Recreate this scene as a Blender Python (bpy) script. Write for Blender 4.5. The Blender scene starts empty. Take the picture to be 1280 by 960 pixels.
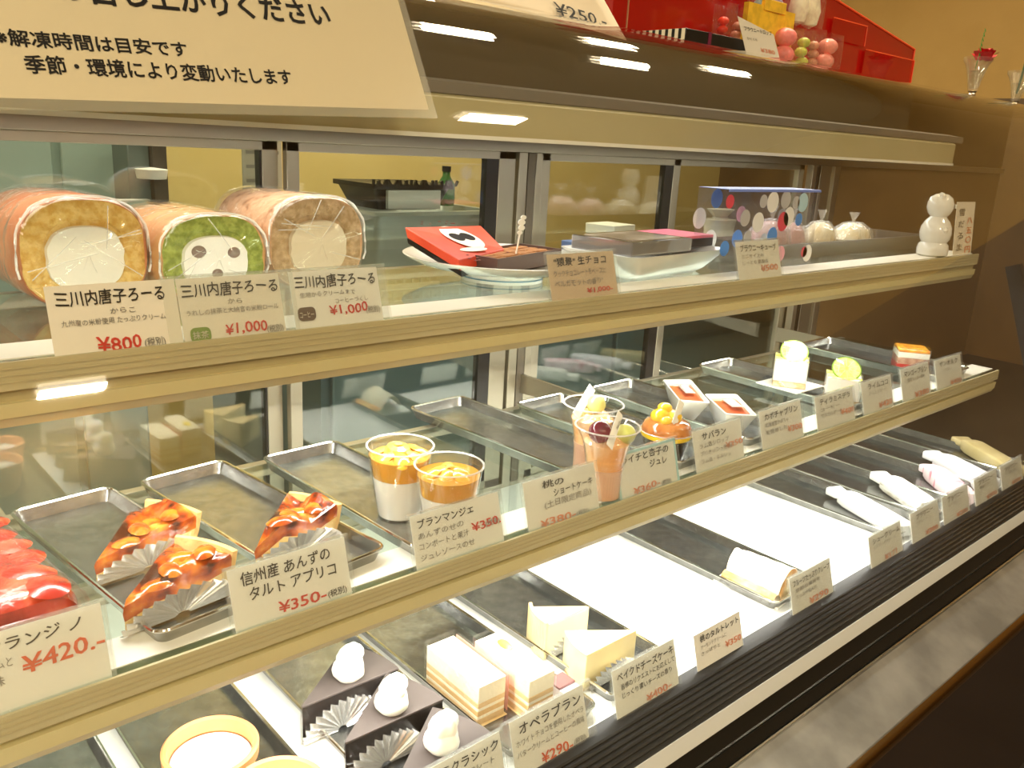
import bpy, bmesh, math, random
from mathutils import Vector, Matrix, Euler, noise as mnoise
random.seed(7)
SC = bpy.context.scene
COL = SC.collection
PI = math.pi
H = 1.2                      # eye height; shelf heights below are written relative to it

# ------------------------------------------------------------------ camera
_ex = Vector((0.74755917, -0.14247884, 0.64873343))
_ey = Vector((-0.66203606, -0.23853135, 0.71050056))
_ez = Vector((0.05351196, -0.96062614, -0.27264242))
cam = bpy.data.cameras.new('camera')
cam.sensor_width = 36; cam.lens = 1070 / 1280 * 36; cam.clip_start = .02; cam.clip_end = 60
camo = bpy.data.objects.new('camera', cam); COL.objects.link(camo)
cx_ = Vector((_ex[0], _ey[0], _ez[0])); cy_ = -Vector((_ex[1], _ey[1], _ez[1])); cz_ = -Vector((_ex[2], _ey[2], _ez[2]))
M = Matrix.Identity(4)
for i in range(3):
    M[i][0] = cx_[i]; M[i][1] = cy_[i]; M[i][2] = cz_[i]
M[0][3] = 0; M[1][3] = 0; M[2][3] = H
camo.matrix_world = M
SC.camera = camo

def at(px, py, axis, val):
    """point where the line of sight through a pixel meets the plane Y=val or Z=val (heights relative to H)"""
    v = Vector((px - 640, py - 480, 1070.))
    r = Vector((_ex.dot(v), _ey.dot(v), _ez.dot(v)))
    k = val / (r.y if axis == 'Y' else r.z)
    return r * k

# ------------------------------------------------------------------ world, light, exposure
SC.view_settings.view_transform = 'Standard'
SC.view_settings.look = 'None'
SC.view_settings.gamma = 1.0
SC.view_settings.use_curve_mapping = False
SC.view_settings.exposure = 0.0
SC.cycles.transparent_max_bounces = 32
SC.cycles.max_bounces = 8
SC.cycles.glossy_bounces = 4
SC.cycles.transmission_bounces = 6
w = bpy.data.worlds.new('world'); SC.world = w; w.use_nodes = True
w.node_tree.nodes['Background'].inputs[0].default_value = (1.0, .85, .62, 1)
w.node_tree.nodes['Background'].inputs[1].default_value = 0.14

def area(name, loc, sx, sy, power, col, rot=(0, 0, 0)):
    l = bpy.data.lights.new(name, 'AREA'); l.shape = 'RECTANGLE'; l.size = sx; l.size_y = sy
    l.energy = power; l.color = col
    o = bpy.data.objects.new(name, l); COL.objects.link(o)
    o.location = (loc[0], loc[1], loc[2] + H); o.rotation_euler = rot
    return o
WARM = (1, .87, .62); COOL = (1, .985, .93)
CANOPY_W, RAIL1_W, RAIL2_W, ROOM_W = 1.6, 4.6, 9.0, 11.0

# ------------------------------------------------------------------ materials
MATS = {}
def _mix(nt, fac, a, b):
    n = nt.nodes.new('ShaderNodeMix'); n.data_type = 'RGBA'
    for s, v in ((0, fac), (6, a), (7, b)):
        if hasattr(v, 'node'): nt.links.new(v, n.inputs[s])
        else: n.inputs[s].default_value = v if s == 0 else (*v, 1)
    return n.outputs[2]
def mat(name, col, rough=.5, metal=0, col2=None, scale=30, detail=4, lo=.4, hi=.6, bump=0, bscale=60, emit=0, sss=0, coat=0,
        trans=0, ior=1.45, stretch=(1, 1, 1), spec=.5):
    if name in MATS: return MATS[name]
    m = bpy.data.materials.new(name); m.use_nodes = True; nt = m.node_tree
    b = nt.nodes['Principled BSDF']
    b.inputs['Base Color'].default_value = (*col, 1); b.inputs['Roughness'].default_value = rough
    b.inputs['Metallic'].default_value = metal; b.inputs['IOR'].default_value = ior
    b.inputs['Specular IOR Level'].default_value = spec
    b.inputs['Transmission Weight'].default_value = trans
    b.inputs['Coat Weight'].default_value = coat; b.inputs['Coat Roughness'].default_value = .05
    if sss:
        b.inputs['Subsurface Weight'].default_value = sss; b.inputs['Subsurface Scale'].default_value = .01
        b.inputs['Subsurface Radius'].default_value = (1, .7, .5)
    if emit:
        b.inputs['Emission Color'].default_value = (*col, 1); b.inputs['Emission Strength'].default_value = emit
    if col2 or bump:
        tc = nt.nodes.new('ShaderNodeTexCoord'); mp = nt.nodes.new('ShaderNodeMapping')
        mp.inputs['Scale'].default_value = stretch
        nt.links.new(tc.outputs['Object'], mp.inputs['Vector'])
    if col2:
        n = nt.nodes.new('ShaderNodeTexNoise'); n.inputs['Scale'].default_value = scale; n.inputs['Detail'].default_value = detail
        nt.links.new(mp.outputs[0], n.inputs['Vector'])
        r = nt.nodes.new('ShaderNodeValToRGB'); nt.links.new(n.outputs['Fac'], r.inputs[0])
        r.color_ramp.elements[0].position = lo; r.color_ramp.elements[1].position = hi
        r.color_ramp.elements[0].color = (*col, 1); r.color_ramp.elements[1].color = (*(col2 if not isinstance(col2, list) else col2[-1]), 1)
        if isinstance(col2, list):
            for i, c in enumerate(col2[:-1]):
                e = r.color_ramp.elements.new(lo + (hi - lo) * (i + 1) / len(col2)); e.color = (*c, 1)
        nt.links.new(r.outputs[0], b.inputs['Base Color'])
    if bump:
        n2 = nt.nodes.new('ShaderNodeTexNoise'); n2.inputs['Scale'].default_value = bscale; n2.inputs['Detail'].default_value = 3
        nt.links.new(mp.outputs[0], n2.inputs['Vector'])
        bp = nt.nodes.new('ShaderNodeBump'); bp.inputs['Strength'].default_value = bump; bp.inputs['Distance'].default_value = .01
        nt.links.new(n2.outputs['Fac'], bp.inputs['Height']); nt.links.new(bp.outputs[0], b.inputs['Normal'])
    MATS[name] = m
    return m
def clear(name, tint=(1, 1, 1), ior=1.45, rough=.02, haze=0, hazecol=(1, 1, 1), bump=0, bscale=60, gcol=(1, 1, 1)):
    """thin clear sheet: transparent + mirror reflection by Fresnel, with optional milky haze (diffuse colour mixed in)"""
    if name in MATS: return MATS[name]
    m = bpy.data.materials.new(name); m.use_nodes = True; nt = m.node_tree
    for n in list(nt.nodes):
        if n.type != 'OUTPUT_MATERIAL': nt.nodes.remove(n)
    out = [n for n in nt.nodes][0]
    t = nt.nodes.new('ShaderNodeBsdfTransparent'); t.inputs[0].default_value = (*tint, 1)
    g = nt.nodes.new('ShaderNodeBsdfGlossy'); g.inputs['Roughness'].default_value = rough; g.inputs['Color'].default_value = (*gcol, 1)
    f = nt.nodes.new('ShaderNodeFresnel')
    ge = nt.nodes.new('ShaderNodeNewGeometry'); mr = nt.nodes.new('ShaderNodeMapRange')   # same reflection from both sides of the sheet
    mr.inputs['To Min'].default_value = ior; mr.inputs['To Max'].default_value = 1 / ior
    nt.links.new(ge.outputs['Backfacing'], mr.inputs['Value']); nt.links.new(mr.outputs[0], f.inputs[0])
    mx = nt.nodes.new('ShaderNodeMixShader')
    nt.links.new(f.outputs[0], mx.inputs[0]); nt.links.new(t.outputs[0], mx.inputs[1]); nt.links.new(g.outputs[0], mx.inputs[2])
    last = mx
    if haze:
        d = nt.nodes.new('ShaderNodeBsdfDiffuse'); d.inputs[0].default_value = (*hazecol, 1)
        m2 = nt.nodes.new('ShaderNodeMixShader'); m2.inputs[0].default_value = haze
        nt.links.new(mx.outputs[0], m2.inputs[1]); nt.links.new(d.outputs[0], m2.inputs[2]); last = m2
    nt.links.new(last.outputs[0], out.inputs[0])
    if bump:
        tc = nt.nodes.new('ShaderNodeTexCoord')
        n2 = nt.nodes.new('ShaderNodeTexNoise'); n2.inputs['Scale'].default_value = bscale; n2.inputs['Detail'].default_value = 2
        n2.inputs['Distortion'].default_value = 1.0
        nt.links.new(tc.outputs['Object'], n2.inputs['Vector'])
        bp = nt.nodes.new('ShaderNodeBump'); bp.inputs['Strength'].default_value = bump; bp.inputs['Distance'].default_value = .01
        nt.links.new(n2.outputs['Fac'], bp.inputs['Height'])
        nt.links.new(bp.outputs[0], g.inputs['Normal']); nt.links.new(bp.outputs[0], f.inputs['Normal'])
    MATS[name] = m
    return m

STEEL = mat('brushed_steel', (.56, .54, .49), .28, 1, bump=.04, bscale=40, stretch=(30, 1, 30))
STEELF = mat('door_frame_steel', (.42, .385, .30), .38, .85)
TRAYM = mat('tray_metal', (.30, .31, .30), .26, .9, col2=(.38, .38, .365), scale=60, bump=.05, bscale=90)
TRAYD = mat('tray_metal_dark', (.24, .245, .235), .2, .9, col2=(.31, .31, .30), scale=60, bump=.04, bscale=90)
RIMM = mat('tray_rim_metal', (.72, .71, .67), .14, 1)
CREAMRAIL = mat('cream_rail', (.47, .41, .235), .45, col2=(.51, .45, .27), scale=4)
CREAMSTRIP = mat('cream_lamp_cover', (.60, .52, .27), .35)
CREAMLIP = mat('cream_lip', (.44, .38, .22), .45)
CANOPYM = mat('canopy_cream', (.46, .41, .23), .35, col2=(.50, .45, .27), scale=3)
BLACK = mat('black_plastic', (.012, .011, .010), .3)
DARK = mat('dark_void', (.03, .025, .02), .6)
WHITE = mat('white_deck', (.85, .84, .80), .35)
PAPER = mat('cream_card', (.78, .73, .62), .6)
PAPERW = mat('white_card', (.84, .82, .76), .6)
PAPERK = mat('kraft_card', (.66, .50, .34), .7)
INK = mat('black_ink', (.03, .028, .025), .5)
INKF = mat('faded_grey_ink', (.30, .28, .25), .6)
RED = mat('red_ink', (.80, .08, .05), .5)
ORANGE = mat('orange_ink', (.90, .18, .05), .5)
SALMON = mat('faded_orange_ink', (.90, .40, .24), .5)
GLASS = clear('window_glass', (.97, .98, .96), 1.5)
FRONTG = clear('front_glass_sheet', (.985, .985, .97), 1.45)
DOORG = clear('door_glass', (.88, .93, .92), 1.75)
SHELFG = clear('shelf_glass', (.84, .90, .88), 1.5)
PLASTIC = clear('clear_plastic', (.98, .98, .98), 1.5, .03)
ACRYL = clear('clear_acrylic', (.97, .98, .97), 1.45, .02, .06)
FILM = clear('crinkled_film', (.98, .98, .98), 1.5, .07, .015, bump=.5, bscale=28)
FILM2 = clear('cake_film', (.98, .98, .98), 1.45, .05, .012, bump=.25, bscale=40)
FOIL = mat('silver_foil', (.90, .90, .88), .25, .75)
PORC = mat('white_porcelain', (.86, .86, .82), .12, coat=.6)
WHIP = mat('whipped_cream', (.90, .88, .80), .4, sss=.2)

# ------------------------------------------------------------------ mesh helpers
class MB:
    def __init__(s): s.v = []; s.f = []
    def add(s, vs, fs):
        b = len(s.v); s.v += [tuple(p) for p in vs]; s.f += [tuple(i + b for i in f) for f in fs]; return s
    def box(s, x0, x1, y0, y1, z0, z1, m=None):
        vs = [Vector(p) for p in ((x0, y0, z0), (x1, y0, z0), (x1, y1, z0), (x0, y1, z0), (x0, y0, z1), (x1, y0, z1), (x1, y1, z1), (x0, y1, z1))]
        if m: vs = [m @ p for p in vs]
        return s.add(vs, [(0, 3, 2, 1), (4, 5, 6, 7), (0, 1, 5, 4), (1, 2, 6, 5), (2, 3, 7, 6), (3, 0, 4, 7)])
    def prism(s, prof, x0, x1, closed=True):
        """profile of (y,z) run along X"""
        n = len(prof)
        vs = [(x0, p[0], p[1]) for p in prof] + [(x1, p[0], p[1]) for p in prof]
        fs = [(i, (i + 1) % n, n + (i + 1) % n, n + i) for i in range(n if closed else n - 1)]
        if closed: fs += [tuple(range(n - 1, -1, -1)), tuple(range(n, 2 * n))]
        return s.add(vs, fs)
    def poly(s, pts, z0, z1):
        """polygon of (x,y) extruded in Z"""
        n = len(pts)
        vs = [(p[0], p[1], z0) for p in pts] + [(p[0], p[1], z1) for p in pts]
        return s.add(vs, [(i, (i + 1) % n, n + (i + 1) % n, n + i) for i in range(n)] + [tuple(range(n - 1, -1, -1)), tuple(range(n, 2 * n))])
    def loops(s, loops, cap0=True, cap1=True, m=None):
        n = len(loops[0]); vs = [Vector(p) for l in loops for p in l]
        if m: vs = [m @ p for p in vs]
        fs = [(k * n + i, k * n + (i + 1) % n, (k + 1) * n + (i + 1) % n, (k + 1) * n + i) for k in range(len(loops) - 1) for i in range(n)]
        if cap0: fs.append(tuple(range(n - 1, -1, -1)))
        if cap1: fs.append(tuple(range((len(loops) - 1) * n, len(loops) * n)))
        return s.add(vs, fs)
    def lathe(s, prof, n=32, m=None, cap0=True, cap1=True, sx=1, sy=1):
        return s.loops([[(r * math.cos(2 * PI * i / n) * sx, r * math.sin(2 * PI * i / n) * sy, z) for i in range(n)] for r, z in prof], cap0, cap1, m)
    def tube(s, path, r, n=8, r1=None):
        path = [Vector(p) for p in path]; L = []
        for k, p in enumerate(path):
            d = (path[min(k + 1, len(path) - 1)] - path[max(k - 1, 0)]).normalized()
            u = d.cross(Vector((0, 0, 1)));
            if u.length < 1e-3: u = d.cross(Vector((0, 1, 0)))
            u.normalize(); q = u.cross(d).normalized()
            rr = r if r1 is None else r + (r1 - r) * k / max(1, len(path) - 1)
            L.append([p + u * rr * math.cos(2 * PI * i / n) + q * rr * math.sin(2 * PI * i / n) for i in range(n)])
        return s.loops(L)
    def grid(s, fn, nu, nv):
        vs = [fn(i / nu, j / nv) for j in range(nv + 1) for i in range(nu + 1)]
        return s.add(vs, [(j * (nu + 1) + i, j * (nu + 1) + i + 1, (j + 1) * (nu + 1) + i + 1, (j + 1) * (nu + 1) + i) for j in range(nv) for i in range(nu)])
    def slab(s, quad, d):
        q = [Vector(p) for p in quad]; d = Vector(d); vs = q + [p + d for p in q]
        return s.add(vs, [(0, 1, 2, 3), (7, 6, 5, 4), (0, 4, 5, 1), (1, 5, 6, 2), (2, 6, 7, 3), (3, 7, 4, 0)])
    def build(s, name, material, parent=None, smooth=True, rel=None, bevel=0, ang=40, fix=True):
        me = bpy.data.meshes.new(name)
        off = Vector(rel) if rel is not None else Vector((0, 0, 0))
        me.from_pydata([tuple(Vector(p) - off) for p in s.v], [], s.f); me.update()
        if fix:
            bm = bmesh.new(); bm.from_mesh(me); bmesh.ops.recalc_face_normals(bm, faces=bm.faces); bm.to_mesh(me); bm.free()
        me.materials.append(material)
        if smooth:
            me.polygons.foreach_set('use_smooth', [True] * len(me.polygons)); me.set_sharp_from_angle(angle=math.radians(ang))
        o = bpy.data.objects.new(name, me); COL.objects.link(o)
        if parent: o.parent = parent
        if bevel:
            b = o.modifiers.new('bevel', 'BEVEL'); b.width = bevel; b.segments = 2; b.limit_method = 'ANGLE'
        return o

def thing(name, label, cat, loc, rotz=0, group=None, rot=None):
    o = bpy.data.objects.new(name, None); COL.objects.link(o)
    o.location = (loc[0], loc[1], loc[2] + H); o.rotation_euler = rot if rot else (0, 0, rotz)
    o['label'] = label; o['category'] = cat; o.empty_display_size = .02
    if group: o['group'] = group
    return o
def tag(o, label, cat, group=None):
    o['label'] = label; o['category'] = cat
    if group: o['group'] = group
    return o
def struct(o, loc=(0, 0, 0)):
    o['kind'] = 'structure'; o.location = loc; return o
def rrect(w, d, r, z, n=5):
    pts = []
    for cx, cy, a in ((w / 2 - r, d / 2 - r, 0), (-w / 2 + r, d / 2 - r, PI / 2), (-w / 2 + r, -d / 2 + r, PI), (w / 2 - r, -d / 2 + r, 1.5 * PI)):
        for i in range(n): t = a + PI / 2 * i / (n - 1); pts.append((cx + r * math.cos(t), cy + r * math.sin(t), z))
    return pts
TXT = {}
def lettering(name, text, m, parent, x, z, size, width=None, y=-.0012, weight=.012, slant=0.0, wob=.01, spacing=1.0):
    """writing standing in the local XZ plane, facing -Y; (x,z) its lower left corner, size its letter height"""
    key = (text, weight)
    if key not in TXT:
        c = bpy.data.curves.new('t', 'FONT'); c.body = text; c.size = 1; c.bevel_depth = weight * .8; c.bevel_resolution = 0; c.resolution_u = 2
        c.space_line = .95
        o = bpy.data.objects.new('t', c); COL.objects.link(o)
        dg = bpy.context.evaluated_depsgraph_get()
        me = bpy.data.meshes.new_from_object(o.evaluated_get(dg)); bpy.data.objects.remove(o)
        TXT[key] = me
    me = TXT[key].copy(); me.name = name
    if not me.vertices: return None
    xs = [v.co.x for v in me.vertices]; ys = [v.co.y for v in me.vertices]
    x0, x1, y0, y1 = min(xs), max(xs), min(ys), max(ys)
    k = size; kx = width / (x1 - x0) if width else k
    sd = random.random() * 50
    for v in me.vertices:
        u, q = (v.co.x - x0), (v.co.y - y0)
        q += wob * 6 * mnoise.noise(Vector((u * .8, q * .3, sd))); uu = u + wob * 4 * mnoise.noise(Vector((u * .7, q * .6, sd + 9)))
        v.co = Vector((x + uu * kx + slant * q * k, y, z + q * k))
    me.materials.clear(); me.materials.append(m)
    o = bpy.data.objects.new(name, me); COL.objects.link(o); o.parent = parent
    return o

# ------------------------------------------------------------------ room
RX0, RX1, RY0, RY1, RZ0, RZ1 = -2.6, 4.0, -2.6, 2.8, 0, 2.55
WALLM = mat('tan_wall', (.44, .28, .085), .7, col2=(.48, .31, .10), scale=3, bump=.05, bscale=80)
WALLK = mat('kitchen_wall', (.62, .46, .17), .6, col2=(.66, .50, .20), scale=2)
WAINS = mat('dark_wood_wainscot', (.085, .05, .022), .4, col2=(.12, .07, .03), scale=5, stretch=(1, 1, .15))
FLOORM = mat('dark_tile_floor', (.06, .045, .035), .35, col2=(.085, .065, .05), scale=6)
CEILM = mat('ceiling_plaster', (.62, .52, .36), .8)
struct(MB().box(RX0, RX1, RY0, RY1, -.05, 0).build('floor', FLOORM, smooth=False))
struct(MB().box(RX0, RX1, RY0, RY1, RZ1, RZ1 + .05).build('ceiling', CEILM, smooth=False))
struct(MB().box(RX0, RX1, RY1, RY1 + .05, 0, RZ1).build('wall_back', WALLK, smooth=False))
struct(MB().box(RX0, RX1, RY0 - .05, RY0, 0, RZ1).build('wall_front', WALLM, smooth=False))
struct(MB().box(RX0 - .05, RX0, RY0, RY1, 0, RZ1).build('wall_left', WALLM, smooth=False))
struct(MB().box(RX1, RX1 + .05, RY0, RY1, 0, RZ1).build('wall_right', WALLM, smooth=False))
struct(MB().box(RX1 - .02, RX1, RY0, RY1, 0, 1.478).build('trim_1', WAINS, smooth=False))
struct(MB().box(RX0, RX1 - .02, RY0, RY0 + .02, 0, 1.3).build('trim_2', WAINS, smooth=False))

# shop ceiling lamps, plus unseen added ones brightening the left customer side and kitchen
CEILLAMP = mat('ceiling_lamp_diffuser', (1, .87, .62), .5, emit=7)
LAMPS = ((1.98, -.42, .13, 1.0, 'ceiling lamp over the customer side, above the middle of the case'), (-1.15, -.95, .25, 4.5, 'added unseen lamp brightening the customer side, beyond the left end of the case'),
         (.95, -2.38, .13, 1.8, 'ceiling lamp farthest out over the customer floor'), (-.35, -1.75, .2, 5.0, 'added unseen lamp brightening the case front from over the customer floor'), (1.50, 1.04, .12, .8, 'leftmost ceiling lamp in the row above the case'),
         (2.14, .90, .11, .6, 'ceiling lamp second in the row above the case'), (2.24, 1.40, .11, .6, 'ceiling lamp nearest the kitchen worktop'),
         (2.76, 1.12, .12, .5, 'rightmost ceiling lamp in the row above the case'), (.45, 2.0, .35, 2.6, 'long added lamp brightening the left of the kitchen'), (1.55, 2.25, .35, 2.6, 'long added lamp brightening the right of the kitchen'))
for x, y, hl, pw, lab in LAMPS:
    t = thing('ceiling_lamp', lab, 'lamp', (x, y, RZ1 - .05 - H), 0, 'fluorescent ceiling lamps')
    MB().box(-hl - .02, hl + .02, -.06, .06, .012, .05).build('lamp_housing', mat('lamp_housing_white', (.7, .66, .55), .5), t, bevel=.004)
    for q in (-.028, .028): MB().tube([(-hl, q, 0), (hl, q, 0)], .014, 10).build('fluorescent_tube', CEILLAMP, t)
    area('ceiling_lamp_light', (x, y, RZ1 - .08 - H), hl * 2, .09, ROOM_W * pw, WARM)

# ------------------------------------------------------------------ display case
CX0, CX1 = -.48, 2.95
ZD = -.583
t = thing('display_case', 'long refrigerated cake display case with curved front glass and two lit shelves', 'display case', (.9, .75, -H))
CASE = t; CO = (.9, .75, -H)
def cpart(mb, name, m, bevel=0, parent=None, smooth=True, kind=None):
    o = mb.build(name, m, parent or CASE, smooth=smooth, rel=CO, bevel=bevel)
    if kind: o['kind'] = kind
    return o
# body below the glass
cpart(MB().box(CX0, CX1, .352, 1.08, -H + .08, -.70), 'lower_body', mat('dark_brown_laminate', (.02, .012, .009), .25))
cpart(MB().box(CX0, CX1, .40, 1.04, -H, -H + .08), 'plinth', BLACK)
cpart(MB().box(CX0, CX1, .415, 1.08, -.70, -.626), 'insulated_floor', BLACK)
cpart(MB().box(CX0, 1.90, .486, 1.03, -.600, ZD), 'white_deck', WHITE)
LEDGE = mat('scuffed_steel_ledge', (.26, .255, .235), .33, .7, col2=(.44, .43, .40), scale=14, detail=8, lo=.35, hi=.7, bump=.06, bscale=25)
cpart(MB().prism([(.402, -.642), (.336, -.667), (.336, -.700), (.402, -.700)], CX0, CX1), 'steel_ledge', LEDGE, .0015)
cpart(MB().prism([(.404, -.6395), (.4015, -.6395), (.4015, -.6425), (.404, -.6425)], CX0, CX1), 'ledge_lip', RIMM)
cpart(MB().tube([(CX0, .337, -.679), (CX1, .337, -.679)], .011, 14), 'round_nosing', mat('bronze_trim', (.36, .22, .08), .25, 1))
cpart(MB().prism([(.431, -.604), (.407, -.642), (.440, -.642), (.447, -.604)], CX0, CX1), 'glass_seat', mat('black_glass_seat', (.015, .013, .010), .18))
cpart(MB().prism([(.4335, -.5935), (.4255, -.6085), (.431, -.611), (.440, -.596)], CX0, CX1), 'glass_clamp_strip', mat('pale_clamp_strip', (.62, .62, .60), .4))
cpart(MB().prism([(.470, -.573), (.434, -.594), (.434, -.61), (.486, -.60), (.486, -.573)], CX0, CX1), 'air_grille_body', mat('black_grille', (.012, .011, .010), .5))
SL = mat('black_slat', (.03, .028, .025), .15)
for i in range(6):
    y = .466 - i * .0052; z = -.5745 - i * .0030
    cpart(MB().prism([(y, z), (y, z + .0016), (y - .0022, z + .0006), (y - .0022, z - .001)], CX0, CX1), 'grille_slat', SL)
# shelves
for k, (yr, zr, zb, y1, xe) in enumerate(((.64, -.162, -.2096, .905, 1.79), (.55, -.369, -.4125, .862, 1.755))):
    hh = zr - zb
    sh = cpart(MB().box(CX0 + .03, xe, yr + .006, y1, zr - .009, zr - .001), 'glass_shelf', SHELFG, .001)
    za, zc, ze = zr - hh * .42, zr - hh * (.62 if k == 0 else .55), zr - hh * .84
    cpart(MB().prism([(yr, zr), (yr, za), (yr + .005, za - .001), (yr + .007, zc), (yr + .03, zc), (yr + .03, zr - .0095), (yr + .0025, zr - .0125), (yr + .0025, zr)], CX0 + .03, xe), 'shelf_rail', CREAMRAIL, parent=sh)
    cpart(MB().prism([(yr + .001, zc), (yr + .002, ze), (yr + .022, ze), (yr + .022, zc)], CX0 + .03, xe), 'lamp_cover', CREAMSTRIP, parent=sh)
    cpart(MB().prism([(yr + .003, ze), (yr + .006, zb), (yr + .009, zb), (yr + .010, ze)], CX0 + .03, xe), 'rail_lip', CREAMLIP, parent=sh)
    for q in range(3):
        zz = zr - hh * (.1 + .1 * q)
        cpart(MB().box(CX0 + .03, xe, yr - .0007, yr + .001, zz - .0006, zz + .0006), 'rail_groove', CREAMLIP, parent=sh)
    cpart(MB().box(CX0 + .03, xe, y1, y1 + .012, zr - .016, zr - .001), 'shelf_back_bar', STEELF, .001, parent=sh)
    cpart(MB().box(CX0 + .03, xe, yr + .012, yr + (.058 if k == 0 else .050), zr - .0010, zr - .0002), 'white_front_strip', mat('white_strip', (.80, .79, .72), .4), parent=sh)
    cpart(MB().tube([(CX0 + .05, yr + .028, ze - .001), (xe - .02, yr + .028, ze - .001)], .004, 8), 'lamp_tube', mat('shelf_lamp_tube', (1, .98, .92), .5, emit=20), parent=sh)
    for xb in (.15, .96, 1.76):
        cpart(MB().prism([(yr + .04, zr - .012), (1.03, zr - .012), (1.03, zr - .045)], xb, xb + .006), 'shelf_bracket', STEELF, parent=sh)
    area('shelf_lamp_light', ((CX0 + xe) / 2 + .03, yr + .028, ze - .008), xe - CX0 - .1, .014, (RAIL1_W, RAIL2_W)[k], COOL, (math.radians(14), 0, 0))
# canopy and top
cn = cpart(MB().prism([(.76, .0015), (.76, .041), (.80, .062), (.90, .062), (.90, .004), (.775, .0015)], CX0 + .03, 1.886), 'lamp_canopy', CANOPYM, .001)
cpart(MB().box(CX0 + .03, 1.886, .758, .7605, -.0005, .004), 'canopy_edge', mat('pale_edge', (.85, .84, .76), .2), parent=cn)
cpart(MB().prism([(.765, .045), (.765, .057), (.80, .062), (.80, .045)], CX0 + .03, 1.93), 'grey_strip', mat('grey_strip', (.20, .18, .15), .4), parent=cn)
cpart(MB().box(CX0 + .05, 1.86, .80, .88, -.0005, .002), 'canopy_diffuser', mat('canopy_diffuser', (1, .98, .93), .5, emit=3), parent=cn)
area('canopy_lamp_light', (.70, .84, -.003), 2.3, .05, CANOPY_W, COOL, (0, 0, 0))
cpart(MB().box(CX0, 1.96, .90, 1.05, .0, .148), 'top_liner', mat('top_liner_brown', (.10, .08, .05), .5))
cpart(MB().box(CX0, CX1, .862, 1.12, .149, .155), 'top_panel', mat('top_steel', (.34, .30, .22), .25, 1))
PROF = [(.428, -.612), (.474, -.50), (.524, -.37), (.602, -.165), (.660, -.02), (.686, .040), (.712, .078), (.745, .110), (.785, .135), (.825, .149), (.865, .155)]
def prof_at(s):
    """smooth point on the glass profile by arc length fraction"""
    L = [0]
    for a, b in zip(PROF, PROF[1:]): L.append(L[-1] + math.dist(a, b))
    d = s * L[-1]
    for i in range(len(PROF) - 1):
        if d <= L[i + 1] or i == len(PROF) - 2:
            u = (d - L[i]) / (L[i + 1] - L[i])
            p0, p1, p2, p3 = PROF[max(i - 1, 0)], PROF[i], PROF[i + 1], PROF[min(i + 2, len(PROF) - 1)]
            return tuple(.5 * ((2 * p1[c]) + (-p0[c] + p2[c]) * u + (2 * p0[c] - 5 * p1[c] + 4 * p2[c] - p3[c]) * u * u + (-p0[c] + 3 * p1[c] - 3 * p2[c] + p3[c]) * u ** 3) for c in (0, 1))
SM = [prof_at(i / 60) for i in range(61)]
def offs(pts, d):
    r = []
    for i, p in enumerate(pts):
        a = pts[max(i - 1, 0)]; b = pts[min(i + 1, len(pts) - 1)]
        ty, tz = b[0] - a[0], b[1] - a[1]; l = math.hypot(ty, tz); r.append((p[0] - tz / l * d, p[1] + ty / l * d))
    return r
cpart(MB().prism(offs(SM, 0) + offs(SM, .004)[::-1], CX0, CX1), 'front_glass', FRONTG)
sub = [p for p in SM if p[1] < -.17]
cpart(MB().prism(offs(sub, -.03) + offs(sub, -.002)[::-1], 1.895, 1.91), 'end_frame', BLACK)
cpart(MB().add([(CX0 + .004, p[0], p[1]) for p in offs(SM, -.002)] + [(CX0 + .004, 1.03, .15), (CX0 + .004, 1.03, -.60)], [tuple(range(63))]), 'end_glass', GLASS)
# back: header, doors
cpart(MB().box(CX0, CX1, 1.03, 1.06, -.016, .0), 'door_header', STEELF, .001)
cpart(MB().box(CX0, 1.95, 1.03, 1.075, -.60, -.575), 'door_track', STEELF, .001)
def slide_door(x0, x1, y, lw, rw, gask):
    g = cpart(MB().box(x0 + lw * .5, x1 - rw * .5, y + .004, y + .008, -.575, -.022), 'sliding_door', DOORG)
    for a, b in ((x0, x0 + lw), (x1 - rw, x1)):
        cpart(MB().box(a, b, y, y + .012, -.577, -.016), 'door_stile', STEELF, .001, parent=g)
    cpart(MB().box(x0, x1, y, y + .012, -.028, -.016), 'door_rail', STEELF, .001, parent=g)
    cpart(MB().box(x0, x1, y, y + .012, -.577, -.562), 'door_rail', STEELF, .001, parent=g)
    if gask: cpart(MB().box(gask[0], gask[1], y + .001, y + .014, -.562, -.028), 'rubber_gasket', BLACK, parent=g)
slide_door(-.42, .53, 1.050, .02, .022, (.505, .529))
slide_door(.534, .926, 1.034, .018, .034, (.868, .892))
slide_door(.984, 1.342, 1.034, .018, .018, (1.300, 1.326))
slide_door(1.345, 1.815, 1.050, .02, .022, None)
for a, b, m_ in ((.930, .948, STEELF), (.950, .966, mat('dark_brown_bar', (.12, .10, .07), .5)), (.967, .981, STEELF), (1.818, 1.835, STEELF), (1.838, 1.85, BLACK), (1.852, 1.90, STEELF), (1.915, 1.94, STEELF)):  # one bar between the steel ones is dark brown
    cpart(MB().box(a, b, 1.030, 1.046, -.577, -.016), 'mullion', m_, .0008)
cpart(MB().box(1.94, CX1, 1.04, 1.05, -.60, .15), 'end_back_panel', mat('brown_back_panel', (.16, .10, .045), .3, col2=(.19, .12, .055), scale=3))
cpart(MB().box(1.90, CX1, .486, 1.03, -.600, -.59), 'dark_end_deck', mat('dark_end_deck', (.04, .03, .02), .4))

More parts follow.
